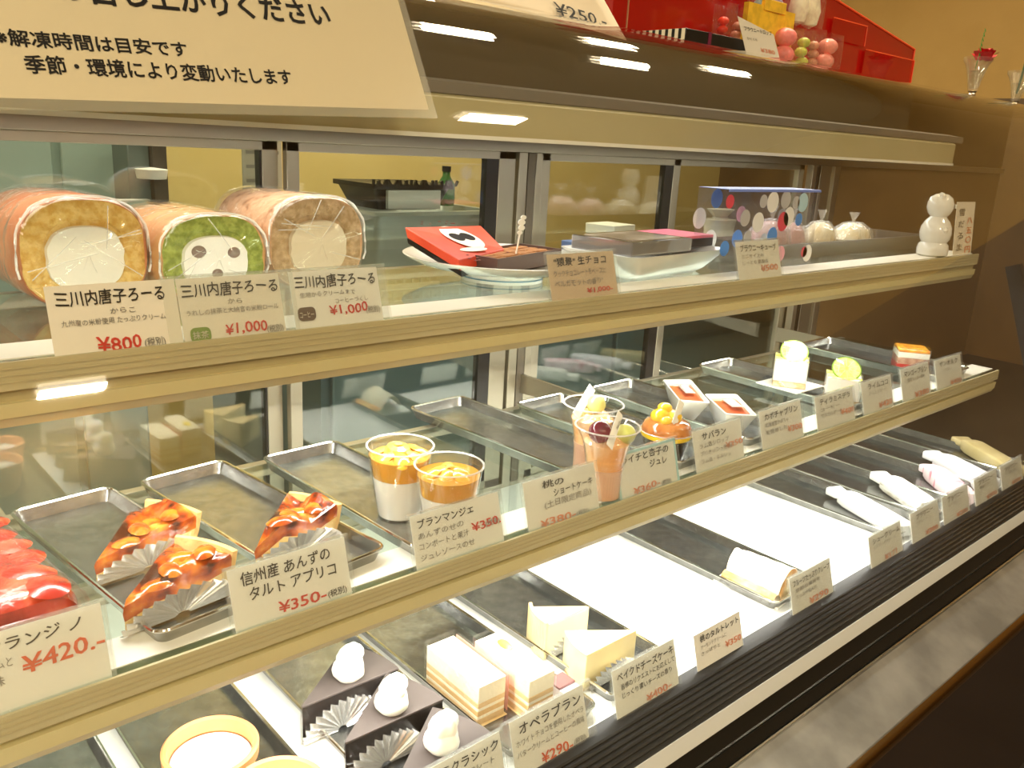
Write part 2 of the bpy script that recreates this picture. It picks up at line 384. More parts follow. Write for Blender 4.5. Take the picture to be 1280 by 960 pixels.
# ------------------------------------------------------------------ price cards
SH = {1: (.6445, -.172), 2: (.5545, -.379), 3: (.4745, -.582)}
TILT = math.radians(16)
def card(shelf, tl, tr, title, notes, price, label, paper=None, pricem=None, titlem=None, w=None, holder=True, tax='(税別)', badge=None, edge=None, tax_m=None, pz=.30, ph=.2, noteh=.085, titleh=.17, hpad=.003, notem=None):
    y0, z0 = SH[shelf]
    def hit(p):
        v = Vector((p[0] - 640, p[1] - 480, 1070.)); r = Vector((_ex.dot(v), _ey.dot(v), _ez.dot(v)))
        # y = y0 + s sin, z = z0 + s cos
        # r.y k = y0 + s S ; r.z k = z0 + s C
        S, C = math.sin(TILT), math.cos(TILT)
        k = (y0 * C - z0 * S) / (r.y * C - r.z * S); s = (r.y * k - y0) / S
        return r.x * k, s
    x1, s1 = hit(tr)
    if tl: x0, s0 = hit(tl)
    else: x0, s0 = x1 - w, s1
    h = (s0 + s1) / 2; wd = x1 - x0; cxm = (x0 + x1) / 2
    t = thing('price_card', label, 'price card', (cxm, y0, z0), 0, 'handwritten price cards', rot=(-TILT, 0, 0))
    a = wd / 2
    MB().box(-a, a, 0, .0006, 0, h).build('card_paper', paper or PAPERW, t, smooth=False)
    if edge:
        for q in ((-a, a, h - .003, h), (-a, -a + .003, 0, h), (a - .003, a, 0, h)): MB().box(q[0], q[1], -.0006, 0, q[2], q[3]).build('card_border', edge, t, smooth=False)
    if holder: MB().box(-a - hpad, a + hpad, -.0022, -.0012, -.001, h + .002).box(-a - hpad, a + hpad, .0012, .0022, -.001, h + .002).box(-a - hpad, a + hpad, -.0022, .0022, h + .001, h + .0025).build('acrylic_holder', ACRYL, t, smooth=False)
    z = h * .96
    for i, (tx, xf, wf) in enumerate(title):
        th = h * titleh; z = z - th * 1.12
        lettering('title_lettering', tx, titlem or INK, t, -a + wd * xf, z, th, wd * wf, weight=.014, wob=.02)
    for i, (tx, xf, wf) in enumerate(notes):
        th = h * noteh; z = z - th * 1.45
        lettering('note_lettering', tx, notem or INKF, t, -a + wd * xf, z, th, wd * wf, weight=.005, wob=.02)
    if price:
        tx, xf, wf = price
        lettering('price_lettering', tx, pricem or RED, t, -a + wd * xf, h * pz, h * ph, wd * wf, weight=.018, wob=.03)
        if tax: lettering('tax_lettering', tax, tax_m or INKF, t, -a + wd * min(xf + wf + .02, .80), h * (pz - .02), h * ph * .55, wd * .17, weight=.01)
    if badge:
        tx, m_, xf, zf = badge
        MB().loops([[(p[0], -.0008, p[1]) for p in [(q[0], q[1]) for q in rrect(wd * .19, h * .2, h * .07, 0)]], [(p[0], -.0013, p[1]) for p in rrect(wd * .19, h * .2, h * .07, 0)]]).build('badge', m_, t).location = (-a + wd * (xf + .09), 0, h * zf + h * .07)
        lettering('badge_lettering', tx, PAPER, t, -a + wd * xf + wd * .01, h * zf + h * .015, h * .11, wd * .15, y=-.0018)
    return t
GREEN = mat('green_badge', (.16, .26, .03), .5); BROWNB = mat('brown_badge', (.10, .06, .035), .5)
# upper shelf
card(1, (54, 358), (217, 349), [('三川内唐子ろーる', .06, .84)], [('からこ', .45, .2), ('九州産の米粉使用 たっぷりクリーム', .08, .80)], ('¥800', .30, .36), 'leftmost upper-shelf card, ¥800, below the plain yellow roll cake', PAPER, pz=.145, ph=.24, holder=False, titleh=.2)
card(1, (219, 349), (347, 341), [('三川内唐子ろーる', .03, .94)], [('から', .45, .14), ('うれしの抹茶と大納言の米粉ロール', .05, .90)], ('¥1,000', .38, .42), 'upper-shelf card with green badge, ¥1,000, below the green roll cake', PAPER, badge=('抹茶', GREEN, .06, .16), pz=.17, ph=.2, hpad=.012, titleh=.2)
card(1, (360, 341), (470, 333), [('三川内唐子ろーる', .04, .92)], [('生地からクリームまで', .08, .62), ('コーヒーづくし', .46, .38)], ('¥1,000', .38, .44), 'upper-shelf card with brown badge, ¥1,000, below the coffee roll cake', PAPERW, badge=('コーヒー', BROWNB, .04, .30), pz=.30, ph=.2, hpad=.008, titleh=.2)
card(1, (683, 318), (766, 314), [('"猿景" 生チョコ', .08, .78)], [('クックチョコレートをベースに', .06, .78), ('ベルガモットの香り"', .06, .72)], ('¥1,000-', .52, .40), 'light brown kraft price card standing before the chocolate plate', PAPERK, tax=None, noteh=.13, pz=.22, ph=.13, titleh=.17)
card(1, (919, 303), (972, 299), [('ブラウニーキューブ', .08, .84)], [('ミニサイズの', .1, .5), ('しっとり濃厚な', .1, .6)], ('¥500', .5, .42), 'small upper-shelf card standing before the clear dotted gift box', PAPERW, pricem=SALMON, tax=None, noteh=.10, pz=.3, ph=.2)
# tall narrow card next to the snowman
p0 = at(1195, 252, 'Y', .668); p1 = at(1218, 252, 'Y', .668)
tc = thing('price_card', 'tall narrow upright card beside the white snowman figure', 'price card', ((p0.x + p1.x) / 2, .655, -.172), 0, 'handwritten price cards', rot=(-.1, 0, 0))
wd = p1.x - p0.x; hh = p0.z + .172
MB().box(-wd / 2, wd / 2, 0, .0006, 0, hh).build('card_paper', PAPER, tc, smooth=False)
for i, c in enumerate('雪だるま'): lettering('title_lettering', c, INKF, tc, -wd * .35, hh * (.76 - i * .2), hh * .14, wd * .3, weight=.01)
for i, c in enumerate('八五〇円'): lettering('price_lettering', c, SALMON, tc, wd * .1, hh * (.62 - i * .17), hh * .13, wd * .3, weight=.02)
# middle shelf
card(2, None, (125, 753), [('タルト オランジ ノ', .02, .86)], [('ゆずみかんのジャムと', .04, .45), ('週間限定の味', .04, .40), ('ハーモニー', .04, .36)], ('¥420.-', .53, .46), 'leftmost middle-shelf card, ¥420 in orange, below the red berry cake', pricem=ORANGE, w=.112, noteh=.12, pz=.50, ph=.26, tax=None, titleh=.16)
card(2, (283, 713), (430, 672), [('信州産 あんずの', .09, .76), ('タルト アプリコ', .14, .74)], [], ('¥350-', .34, .42), 'middle-shelf card, apricot tart ¥350 in red, largest whole card', tax_m=INK, pz=.20, ph=.21, titleh=.2)
card(2, (512, 646), (622, 615), [('ブランマンジェ', .06, .62)], [('あんずのせの', .05, .50), ('コンポートと果汁', .05, .55), ('ジュレソースのせ', .05, .60)], ('¥350.', .64, .34), 'middle-shelf card, ¥350, in front of the clear cups of orange jelly', notem=INKF, noteh=.12, pz=.48, ph=.2, titleh=.16)
card(2, (653, 603), (742, 579), [('桃の', .24, .3), ('ショートケーキ', .38, .56)], [('(土日限定商品)', .24, .66)], ('¥380-', .16, .48), 'middle-shelf card for peach shortcake, faded orange price, before the peach cup', pricem=SALMON, noteh=.14, pz=.13, ph=.2, titleh=.15)
card(2, (768, 567), (843, 549), [('ライチと杏子の', .08, .78), ('ジュレ', .52, .30)], [], ('¥360-', .20, .46), 'pale blue edged middle-shelf card between the fruit cup and savarin', pricem=SALMON, tax_m=INK, edge=mat('pale_blue_border', (.42, .66, .68), .5), pz=.16, ph=.18, titleh=.17)
card(2, (865, 540), (925, 523), [('サバラン', .16, .50)], [('ラム酒シロップ', .1, .6), ('ブリオッシュ生地に', .1, .7), ('ラム酒・キルシュ', .1, .6)], ('¥350', .62, .36), 'middle-shelf card reading サバラン, below the two white square dishes', pricem=SALMON, noteh=.11, pz=.46, ph=.17, tax=None)
card(2, (948, 513), (1000, 502), [('カボチャプリン', .1, .8)], [('北海道産かぼちゃ', .1, .55), ('を使用した', .1, .5)], ('¥300', .6, .36), 'middle-shelf card reading カボチャプリン, right of the square dishes', pricem=SALMON, noteh=.11, pz=.36, ph=.18, tax=None)
card(2, (1018, 497), (1065, 484), [('ティラミスデラ', .1, .8)], [('コーヒー', .1, .5), ('マスカルポーネ', .1, .55)], ('¥400', .6, .38), 'middle-shelf card reading ティラミスデラ, below the two lime cakes', pricem=SALMON, noteh=.11, pz=.36, ph=.2, tax=None)
card(2, (1076, 480), (1113, 467), [('ライムココ', .2, .66)], [('ライムとココナッツ', .2, .6)], ('¥420', .5, .44), 'bluish middle-shelf card reading ライムココ, between tiramisu and mango cards', PAPERW, pricem=SALMON, noteh=.11, pz=.2, ph=.2, tax=None)
card(2, (1125, 462), (1160, 452), [('マンゴープリン', .1, .8)], [('国産マンゴー使用', .2, .6)], ('¥380', .4, .5), 'middle-shelf card reading マンゴープリン, covering the orange glazed cake', pricem=SALMON, noteh=.11, pz=.16, ph=.2, tax=None)
card(2, (1168, 451), (1200, 442), [('サンオルク', .14, .7)], [('コク深い', .2, .4)], ('¥400', .5, .44), 'rightmost middle-shelf card, reading サンオルク', pricem=SALMON, noteh=.11, pz=.16, ph=.2, tax=None)
# deck
card(3, None, (624, 914), [('ショコラクラシック', .02, .94)], [('ベルギー産チョコレート', .1, .8)], ('¥300', .5, .4), 'leftmost card on the deck, reading ラクラシック, before the chocolate cakes', w=.104, tax=None, noteh=.11)
card(3, (636, 902), (728, 857), [('オペラブラン', .1, .84)], [('ホワイトチョコを使用したオペラ', .04, .92), ('バタークリームとコーヒーの風味', .04, .92)], ('¥290-', .34, .42), 'deck card, オペラブラン ¥290, before the white layered cakes', pricem=ORANGE, noteh=.11, pz=.14, ph=.22, hpad=.01, titleh=.19)
card(3, (764, 838), (842, 800), [('ベイクドチーズケーキ', .06, .9)], [('皆様のリクエストにお応えして', .1, .86), ('じっくり濃いチーズの香り', .1, .8)], ('¥400-', .45, .42), 'deck card for baked cheesecake, right of the cheesecake slices', pricem=SALMON, notem=INK, noteh=.11, pz=.17, ph=.18, tax=None)
card(3, (867, 796), (924, 763), [('桃のタルトレット', .1, .84)], [('アーモンドクリームに', .1, .55), ('さっぱりと', .1, .4)], ('¥350', .6, .36), 'faded deck card for peach tartlet, alone on the bright white deck', pricem=SALMON, noteh=.1, pz=.36, ph=.2, holder=False, tax=None)
card(3, (986, 723), (1037, 698), [('フルーツたっぷりクレープ', .06, .9)], [('季節の果実を', .1, .6), ('たっぷり包んだ', .1, .5)], ('¥290', .4, .45), 'deck card for fruit crepe, right of the white crepe', pricem=SALMON, noteh=.1, pz=.2, ph=.2, tax=None)
card(3, (1085, 671), (1125, 652), [('シュークリーム', .1, .84)], [('カスタードクリーム', .1, .7)], ('¥171', .4, .4), 'deck card reading シュークリーム, in front of the long white wrapped stick', pricem=SALMON, noteh=.1, pz=.2, ph=.2, tax=None)
for i, (a, b) in enumerate((((1137, 642), (1172, 625)), ((1177, 621), (1209, 606)), ((1217, 601), (1245, 585)), ((1250, 584), (1276, 570)))):
    card(3, a, b, [('ブラウニー', .18, .6)], [(['プレーン', 'いちご', '黒糖バター', 'くるみ'][i], .2, .5)], ('¥200', .45, .45), ['first brownie card from the left, behind the corner of the white stick', 'second brownie card, before the pink striped wrapped brownie', 'third brownie card, before the lavender wrapped brownie', 'rightmost brownie card, before the tan wrapped brownie'][i], pricem=SALMON, noteh=.1, pz=.2, ph=.18, tax=None)

# ------------------------------------------------------------------ trays
Z2, Z3, Z1 = -.370, ZD, -.163
def tray(x, y, zs, w, d, rot, label, h=.013, m=None):
    t = thing('metal_tray', label, 'tray', (x, y, zs), rot, 'stainless pastry trays')
    L = [rrect(w - .012, d - .012, .008, 0), rrect(w - .003, d - .003, .010, h), rrect(w - .007, d - .007, .009, h), rrect(w - .014, d - .014, .008, .0015), rrect(w - .03, d - .03, .006, .0012)]
    MB().loops(L).build('pan', m or TRAYM, t, ang=30)
    loop = rrect(w - .003, d - .003, .010, h, 6); r = .0016; R = []
    n = len(loop)
    for i, p in enumerate(loop):
        c = Vector((p[0], p[1], 0)).normalized() if False else None
        a = Vector(loop[i - 1]); b = Vector(loop[(i + 1) % n]); dr = (b - a).normalized(); nn = Vector((dr.y, -dr.x, 0))
        R.append([Vector(p) + nn * r * math.cos(2 * PI * k / 6) + Vector((0, 0, 1)) * r * math.sin(2 * PI * k / 6) for k in range(6)])
    mb = MB(); vs = [q for l in R for q in l]
    mb.add(vs, [(i * 6 + k, i * 6 + (k + 1) % 6, ((i + 1) % n) * 6 + (k + 1) % 6, ((i + 1) % n) * 6 + k) for i in range(n) for k in range(6)])
    mb.build('rolled_rim', RIMM, t)
    return t
tray(.080, 0.713, Z2, .098, .285, .10, 'middle-shelf tray under the long red berry cake')
tray(.213, 0.713, Z2, .096, .285, .12, 'middle-shelf tray holding the two apricot tarts in foil')
tray(.332, 0.722, Z2, .096, .285, .115, 'middle-shelf tray holding the single apricot tart behind its card')
tray(.456, 0.712, Z2, .098, .285, .045, 'middle-shelf tray under the two clear cups of orange jelly')
tray(.705, .765, Z2, .098, .31, .065, 'empty middle-shelf tray pushed back between the cup pairs')
tray(.838, 0.712, Z2, .100, .285, .03, 'middle-shelf tray under the two fruit cups')
tray(.990, 0.712, Z2, .100, .285, .02, 'middle-shelf tray under the two white square dishes')
tray(1.262, 0.712, Z2, .100, .285, .0, 'middle-shelf tray under the lime topped cakes')
tray(1.60, 0.712, Z2, .130, .285, .0, 'rightmost middle-shelf tray, under the orange glazed cake')
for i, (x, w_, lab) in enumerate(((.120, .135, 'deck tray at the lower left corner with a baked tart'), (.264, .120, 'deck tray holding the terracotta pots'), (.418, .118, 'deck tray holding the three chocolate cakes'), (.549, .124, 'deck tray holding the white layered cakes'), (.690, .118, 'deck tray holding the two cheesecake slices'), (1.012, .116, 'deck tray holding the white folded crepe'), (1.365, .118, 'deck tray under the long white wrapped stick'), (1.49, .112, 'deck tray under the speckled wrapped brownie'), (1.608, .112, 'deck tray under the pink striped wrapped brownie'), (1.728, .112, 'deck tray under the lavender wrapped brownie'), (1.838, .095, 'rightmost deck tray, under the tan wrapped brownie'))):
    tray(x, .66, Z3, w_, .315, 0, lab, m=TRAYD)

# ------------------------------------------------------------------ food helpers
def rounded(w, h, z0, n=44, p=2.6):
    """loaf section in XZ: rounded rectangle-ish with a flatter base"""
    pts = []
    for i in range(n):
        a = 2 * PI * i / n; c, s = math.cos(a), math.sin(a)
        x = math.copysign(abs(c) ** (2 / p), c) * w / 2; z = math.copysign(abs(s) ** (2 / p), s) * h / 2
        if z < 0: z *= .98
        pts.append((x, z + h / 2 + z0))
    return pts
def roll_cake(x, y, w, h, d, crust, sponge, cream, label, rz=0, beans=False, cf=.58):
    t = thing('roll_cake', label, 'roll cake', (x, y, Z1), rz, 'film-wrapped roll cakes')
    S = rounded(w, h, 0)
    cz = h / 2
    def ring(k, yy, wob=0): return [(p[0] * k, yy + wob * mnoise.noise(Vector((p[0] * 60, p[1] * 60, yy * 9))), cz + (p[1] - cz) * k) for p in S]
    MB().loops([ring(.90, .004), ring(.985, .002), ring(1.0, .008), ring(1.0, d * .5), ring(1.0, d - .008), ring(.93, d)], cap0=False).build('crust', crust, t)
    MB().loops([ring(.97, .0025, .002), ring(.80, .0, .003), ring(cf + .03, .001, .002), ring(cf, .003)], cap0=False, cap1=True).build('sponge', sponge, t)
    def cr(k, yy): return [(p[0] * k * .98 + .0015 * mnoise.noise(Vector((p[0] * 90, p[1] * 90, 3))), yy, cz - h * .04 + (p[1] - cz) * k * .95) for p in S]
    MB().loops([cr(cf + .02, .003), cr(cf + .0, -.0012), cr(cf * .6, -.002)], cap0=False).build('cream_filling', cream, t)
    if beans:
        bm_ = mat('bean_brown', (.20, .14, .12), .6)
        for bx, bz, br in ((-.017, .008, .0058), (.017, .006, .0052), (.000, -.013, .0045)):
            MB().lathe([(.0005, -.001), (br, -.0005), (br, .0006), (br * .4, .0016)], 14, Matrix.Translation((bx, -.0018, cz + bz)) @ Matrix.Rotation(PI / 2, 4, 'X') @ Matrix.Scale(1.2, 4, (1, 0, 0))).build('sweet_bean', bm_, t)
    def fr(k, yy, a=.0015):
        return [(p[0] * k * (1 + 0) + a * mnoise.noise(Vector((p[0] * 70, p[1] * 70, yy * 50))), yy + a * mnoise.noise(Vector((p[0] * 50, p[1] * 50, 7 + yy * 30))), cz + (p[1] - cz) * k + .001) for p in S]
    f = MB().loops([fr(.02, -.0065), fr(.35, -.0062, .0022), fr(.7, -.0058, .0022), fr(.95, -.0045), fr(1.025, .0015), fr(1.035, .03), fr(1.03, d * .6), fr(1.03, d), fr(.8, d + .012, .004), fr(.25, d + .02, .004)], cap0=False, cap1=False).build('wrapping_film', FILM, t)
    FF = clear('film_fold_streak', (1, 1, 1), 1.9, .12, .35)  # whitish haze in the folds paints bright streaks on the film
    rnd = random.Random(x * 100)
    for q in range(6):
        a0 = rnd.uniform(0, 2 * PI); L_ = rnd.uniform(.35, .85)
        p0 = Vector((math.cos(a0) * w * .47, -.0055, cz + math.sin(a0) * h * .47)); a1 = a0 + PI + rnd.uniform(-1.2, 1.2)
        p1 = p0.lerp(Vector((math.cos(a1) * w * .3, -.0072, cz + math.sin(a1) * h * .3)), L_)
        MB().tube([p0, p0.lerp(p1, .5) + Vector((0, -.0008, 0)), p1], .0005, 5, .0002).build('crease_streak', FF, t)
    # gathered film ridge around the front edge, its whiteness a painted rim highlight
    E_ = [Vector((p[0] * 1.03, .0 + .0015 * math.sin(i * 1.7), cz + (p[1] - cz) * 1.03)) for i, p in sorted(enumerate(S), key=lambda q: (q[0] + 6) % 44) if p[1] > h * .30]
    MB().tube(E_, .0011, 6).build('film_edge_glint', clear('film_glint_bright', (1, 1, 1), 2.2, .15, .5), t)
    return t
CR1 = mat('orange_brown_crust', (.46, .15, .05), .6, col2=(.58, .24, .10), scale=25, bump=.1, bscale=200)
CR2 = mat('tan_crust', (.58, .30, .12), .65, col2=(.68, .38, .17), scale=25, bump=.15, bscale=160)
CR3 = mat('speckled_tan_crust', (.34, .17, .08), .65, col2=[(.54, .31, .16), (.62, .38, .22)], scale=90, lo=.32, hi=.5, bump=.2, bscale=120)
SP1 = mat('yellow_sponge', (.62, .36, .06), .8, col2=(.76, .54, .18), scale=130, bump=.4, bscale=300)
SP2 = mat('green_sponge', (.20, .26, .03), .8, col2=(.36, .42, .08), scale=150, bump=.4, bscale=300)
SP3 = mat('coffee_sponge', (.38, .25, .12), .8, col2=(.54, .38, .22), scale=130, bump=.4, bscale=300)
FC = mat('cool_cream', (.80, .79, .72), .5, bump=.1, bscale=60)
roll_cake(.222, .800, .107, .097, .13, CR1, SP1, FC, 'leftmost roll cake, yellow sponge round white cream, wrapped in clear film', .03, cf=.60)
roll_cake(.330, .782, .103, .083, .14, CR2, SP2, mat('white_bean_cream', (.86, .86, .84), .5), 'middle roll cake, green sponge with beans in its white cream', .03, beans=True, cf=.62)
roll_cake(.4525, .808, .112, .097, .13, CR3, SP3, mat('beige_cream', (.66, .57, .42), .5), 'right roll cake, brown coffee sponge with beige cream, in clear film', .03, cf=.60)

def fan(name, m, parent, a, b, hgt, lean=.25, n=44, depth=.0022, thick=None, down=False):
    """pleated half-round foil standing along the line a-b"""
    a, b = Vector(a), Vector(b); c = (a + b) / 2; u = (b - a).normalized(); R_ = (b - a).length / 2
    nn = Vector((u.y, -u.x, 0)); vs = []; fs = []; K = 5
    for i in range(n + 1):
        th = PI * i / n
        for k in range(K):
            r = .12 + .88 * k / (K - 1)
            z = depth * (1 if i % 2 else -1) * r
            p = c - u * (R_ * r * math.cos(th)) + Vector((0, 0, 1)) * (hgt * r * math.sin(th)) + nn * (z + lean * hgt * r * math.sin(th))
            vs.append(p)
    fs = [(i * K + k, i * K + k + 1, (i + 1) * K + k + 1, (i + 1) * K + k) for i in range(n) for k in range(K - 1)]
    return MB().add(vs, fs).build(name, m, parent, smooth=False, fix=False)
def wedge_pts(L, ang, n=10, flip=False, rt=.006):
    """slice of cake seen from above: tip at origin, front side along +X, round crust at the far end"""
    pts = [(rt * .3, 0)] + [(L * math.cos(ang * i / n), L * math.sin(ang * i / n)) for i in range(n + 1)] + [(rt, rt * .8)]
    return [(-p[0], p[1]) for p in pts][::-1] if flip else pts
def smooth_poly_slab(pts, z0, zt, mb, top=None, m=18):
    """cake slice with a bumpy top: fan of rings from outline to centre"""
    c = (sum(p[0] for p in pts) / len(pts), sum(p[1] for p in pts) / len(pts)); n = len(pts); L = []
    L.append([(p[0], p[1], z0) for p in pts]); L.append([(p[0], p[1], zt(p[0], p[1])) for p in pts])
    for k in (.985, .9, .75, .55, .35, .15): L.append([(c[0] + (p[0] - c[0]) * k, c[1] + (p[1] - c[1]) * k, zt(c[0] + (p[0] - c[0]) * k, c[1] + (p[1] - c[1]) * k) + (.001 if k < .98 else 0)) for p in pts])
    return mb.loops(L)
def dens(pts, k=4):
    out = []
    for i, p in enumerate(pts):
        q = pts[(i + 1) % len(pts)]
        for j in range(k): out.append((p[0] + (q[0] - p[0]) * j / k, p[1] + (q[1] - p[1]) * j / k))
    return out

# apricot tarts ------------------------------------------------------
GLZ = mat('glazed_apricot', (.05, .012, .006), .2, col2=[(.30, .04, .006), (.52, .12, .012), (.66, .26, .03), (.74, .42, .10)], scale=36, detail=3, lo=.37, hi=.70, coat=.6, bump=.3, bscale=70)
TCR = mat('tart_pastry', (.62, .36, .13), .6, col2=(.78, .52, .22), scale=40, bump=.2, bscale=120)
CUST = mat('tart_custard', (.84, .55, .16), .4, col2=(.86, .66, .30), scale=30)
def tart(x, y, rz, label, L=.098, zs=Z2 + .0015, sd=0):
    t = thing('apricot_tart', label, 'tart', (x, y, zs), rz, 'glazed apricot tart slices')
    pts = dens(wedge_pts(L, .64, 8), 3)
    zt = lambda a, b: .022 + .010 * min(1, a / .05) + .012 * mnoise.noise(Vector((a * 42, b * 42, sd))) + (.003 if a > L * .9 else 0)
    smooth_poly_slab(pts, .004, lambda a, b: zt(a, b) - .010, MB()).build('custard_filling', CUST, t)
    top = MB(); L2 = []
    n = len(pts); c = (sum(p[0] for p in pts) / n, sum(p[1] for p in pts) / n)
    for k, dz in ((1.0, -.012), (1.02, -.004), (.99, .0), (.8, .001), (.6, .0015), (.4, .001), (.2, .0)):
        L2.append([(c[0] + (p[0] - c[0]) * k, c[1] + (p[1] - c[1]) * k, zt(c[0] + (p[0] - c[0]) * k, c[1] + (p[1] - c[1]) * k) + dz) for p in pts])
    top.loops(L2).build('glazed_top', GLZ, t)
    arc = [(L * math.cos(.64 * i / 16), L * math.sin(.64 * i / 16)) for i in range(17)]
    MB().loops([[(a * k, b * k, z) for a, b in arc] + [(a * (k - .05), b * (k - .05), z) for a, b in arc[::-1]] for k, z in ((.96, .001), (1.03, .018), (1.07, .035))]).build('pastry_crust', TCR, t)
    MB().poly(pts, 0, .004).build('pastry_base', TCR, t)
    fan('foil_cup', FOIL, t, (-.004, -.004, .001), (L * 1.02, -.006, .001), .027, .35, n=30, depth=.0030)
    for k in range(4):
        a = L * (.35 + .16 * k); b = a * (.18 + .10 * (k % 3))
        MB().lathe([(.001, .003), (.006, .002), (.009, -.001), (.006, -.003)], 12, Matrix.Translation((a, b, zt(a, b) + .001)) @ Matrix.Rotation(k * 1.3, 4, 'Z') @ Matrix.Scale(1.5, 4, (1, 0, 0))).build('apricot_piece', mat('apricot_piece', (.60, .20, .02), .15, col2=(.36, .06, .01), scale=70, coat=.6), t)
    MB().grid(lambda u, v: (L * (.0 + .95 * u), -.003 - .001 * math.sin(v * 5 + u * 9), .004 + v * .036 * (.5 + .5 * math.sin(u * PI))), 8, 4).build('clear_band', FILM2, t)
    return t
tart(.176, .685, .16, 'rear one of two apricot tarts in the same tray', L=.092, sd=1)
tart(.170, .598, .16, 'front one of two apricot tarts, silver pleated foil facing out', L=.092, sd=5)
tart(.290, .634, .12, 'single apricot tart half hidden behind the ¥350 apricot card', L=.088, sd=9)
tart(.105, .555, .3, 'apricot tart tip at the lower left on the white deck', L=.08, zs=Z3 + .0015, sd=12)

# red berry cake -----------------------------------------------------
t = thing('berry_cake', 'long red strawberry glazed cake under clear film, far left of the middle shelf', 'cake', (.096, .68, Z2 + .0015), .12)
GB = mat('red_berry_glaze', (.20, .008, .006), .2, col2=[(.32, .015, .008), (.50, .035, .018), (.62, .14, .07)], scale=30, detail=5, lo=.35, hi=.68, coat=1, bump=.3, bscale=60)
def bc(k, yy, zz=0):
    return [(p[0] * k + .003 * mnoise.noise(Vector((p[0] * 40, p[1] * 40, yy * 20))), yy, p[1] * (k if p[1] > .02 else 1) + zz + .003 * mnoise.noise(Vector((p[0] * 30, yy * 40, 2)))) for p in rounded(.078, .052, .002, 30)]
MB().loops([bc(.6, -.090), bc(.92, -.088), bc(1, -.078), bc(1.02, -.04), bc(1, 0), bc(1.02, .04), bc(.98, .075), bc(.86, .088)]).build('cake_body', GB, t)
rnd = random.Random(3)
for k in range(12):
    xx = .022 * (-1 if k % 2 else 1) + rnd.uniform(-.004, .004); yy = -.078 + k * .0135
    MB().lathe([(.0005, .0045), (.008, .0035), (.014, .0005), (.010, -.003)], 14, Matrix.Translation((xx, yy, .0545 - abs(xx) * .12)) @ Matrix.Rotation(rnd.uniform(0, 3), 4, 'Z') @ Matrix.Rotation(rnd.uniform(-.25, .25), 4, 'Y') @ Matrix.Scale(1.3, 4, (1, 0, 0))).build('strawberry_slice', mat('strawberry_slice', (.40, .012, .006), .2, col2=(.58, .09, .05), scale=45, lo=.45, hi=.7, coat=.5), t)
MB().loops([[(p[0] * 1.08, y, p[1] * 1.10) for p in rounded(.078, .056, .001, 30)] for y in (-.092, -.05, 0, .05, .09)], cap0=False, cap1=False).build('film_sleeve', FILM2, t)
MB().poly([(-.043, -.094), (.043, -.094), (.043, .094), (-.043, .094)], -.0008, .001).build('cake_board', mat('dark_board', (.08, .05, .03), .4), t)

# jelly cups ---------------------------------------------------------
JEL = mat('orange_jelly', (.93, .50, .07), .08, trans=.45, ior=1.34, coat=.6)
PANN = mat('milk_pudding', (.88, .85, .76), .3, sss=.2)
def cup_shell(t, r0, r1, h, zz=0):
    MB().lathe([(r0 * .2, .001), (r0, .001), (r0 + (r1 - r0) * .5, h * .5), (r1, h), (r1 + .0016, h + .0006), (r1 + .0016, h - .0012), (r1 - .0002, h - .0014), (r0 + (r1 - r0) * .5 + .0009, h * .5), (r0 + .0009, 0), (r0 * .2, 0)], 48, cap0=False, cap1=False).build('plastic_cup', PLASTIC, t)
    MB().loops([[(rr * math.cos(a), rr * math.sin(a), zc) for rr, zc in ((r1 + .0016, h), (r1 + .0005, h + .0010), (r1 - .0006, h), (r1 + .0005, h - .0010))] for a in [2 * PI * i / 48 for i in range(49)]], cap0=False, cap1=False).build('cup_rim', clear('cup_rim_bright', (1, 1, 1), 1.9, .08, .3), t)
def jelly_cup(x, y, h, label, top='peach'):
    t = thing('jelly_cup', label, 'dessert cup', (x, y, Z2 + .0015), 0, 'clear cups of milk pudding and orange jelly')
    r0, r1 = .0215, .0325; R_ = lambda z: r0 + (r1 - r0) * z / h - .0008
    MB().lathe([(R_(.0), .0015), (R_(h * .58), h * .58)], 40).build('milk_pudding', PANN, t)
    MB().lathe([(R_(h * .58), h * .58 + .0002), (R_(h * .86), h * .86), (R_(h * .86) - .003, h * .865)], 40).build('orange_jelly', JEL, t)
    cup_shell(t, r0, r1, h)
    FM = mat('poached_apricot', (.86, .42, .04), .2, col2=(.92, .54, .10), scale=50, coat=.7)
    if top == 'peach':
        MB().lathe([(.0005, .007), (.005, .009), (.011, .007), (.0145, .001), (.012, -.004)], 24, Matrix.Translation((-.001, .003, h * .88)) @ Matrix.Rotation(.15, 4, 'X')).build('apricot_half', FM, t)
        MB().lathe([(.0005, .001), (.003, .002), (.0042, .001)], 12, Matrix.Translation((-.001, .002, h * .88 + .0085))).build('stone_dimple', mat('dimple_yellow', (.93, .60, .12), .3), t)
    for k in range(7):
        a = k * .95 + h * 90; q = .019 if k % 2 else .012
        if top == 'peach' and k % 2 == 0: q = .022
        MB().lathe([(.0005, .0035), (.004, .003), (.0075, 0), (.005, -.003)], 12, Matrix.Translation((q * math.cos(a), q * math.sin(a), h * .875)) @ Matrix.Rotation(a, 4, 'Z') @ Matrix.Rotation(.4, 4, 'Y') @ Matrix.Scale(1.6, 4, (1, 0, 0))).build('fruit_piece', FM, t)
    if top == 'leaf':
        MB().grid(lambda u, v: (-.004 + .010 * u, (v - .5) * .006 * math.sin(u * PI), h * .9 + .004 + .002 * math.sin(u * 3)), 6, 3).build('mint_leaf', mat('mint_green', (.35, .5, .08), .5), t)
jelly_cup(.458, .660, .074, 'rear clear jelly cup topped with a whole apricot half', 'peach')
jelly_cup(.473, .600, .070, 'front clear jelly cup with chopped fruit and a bit of green', 'leaf')

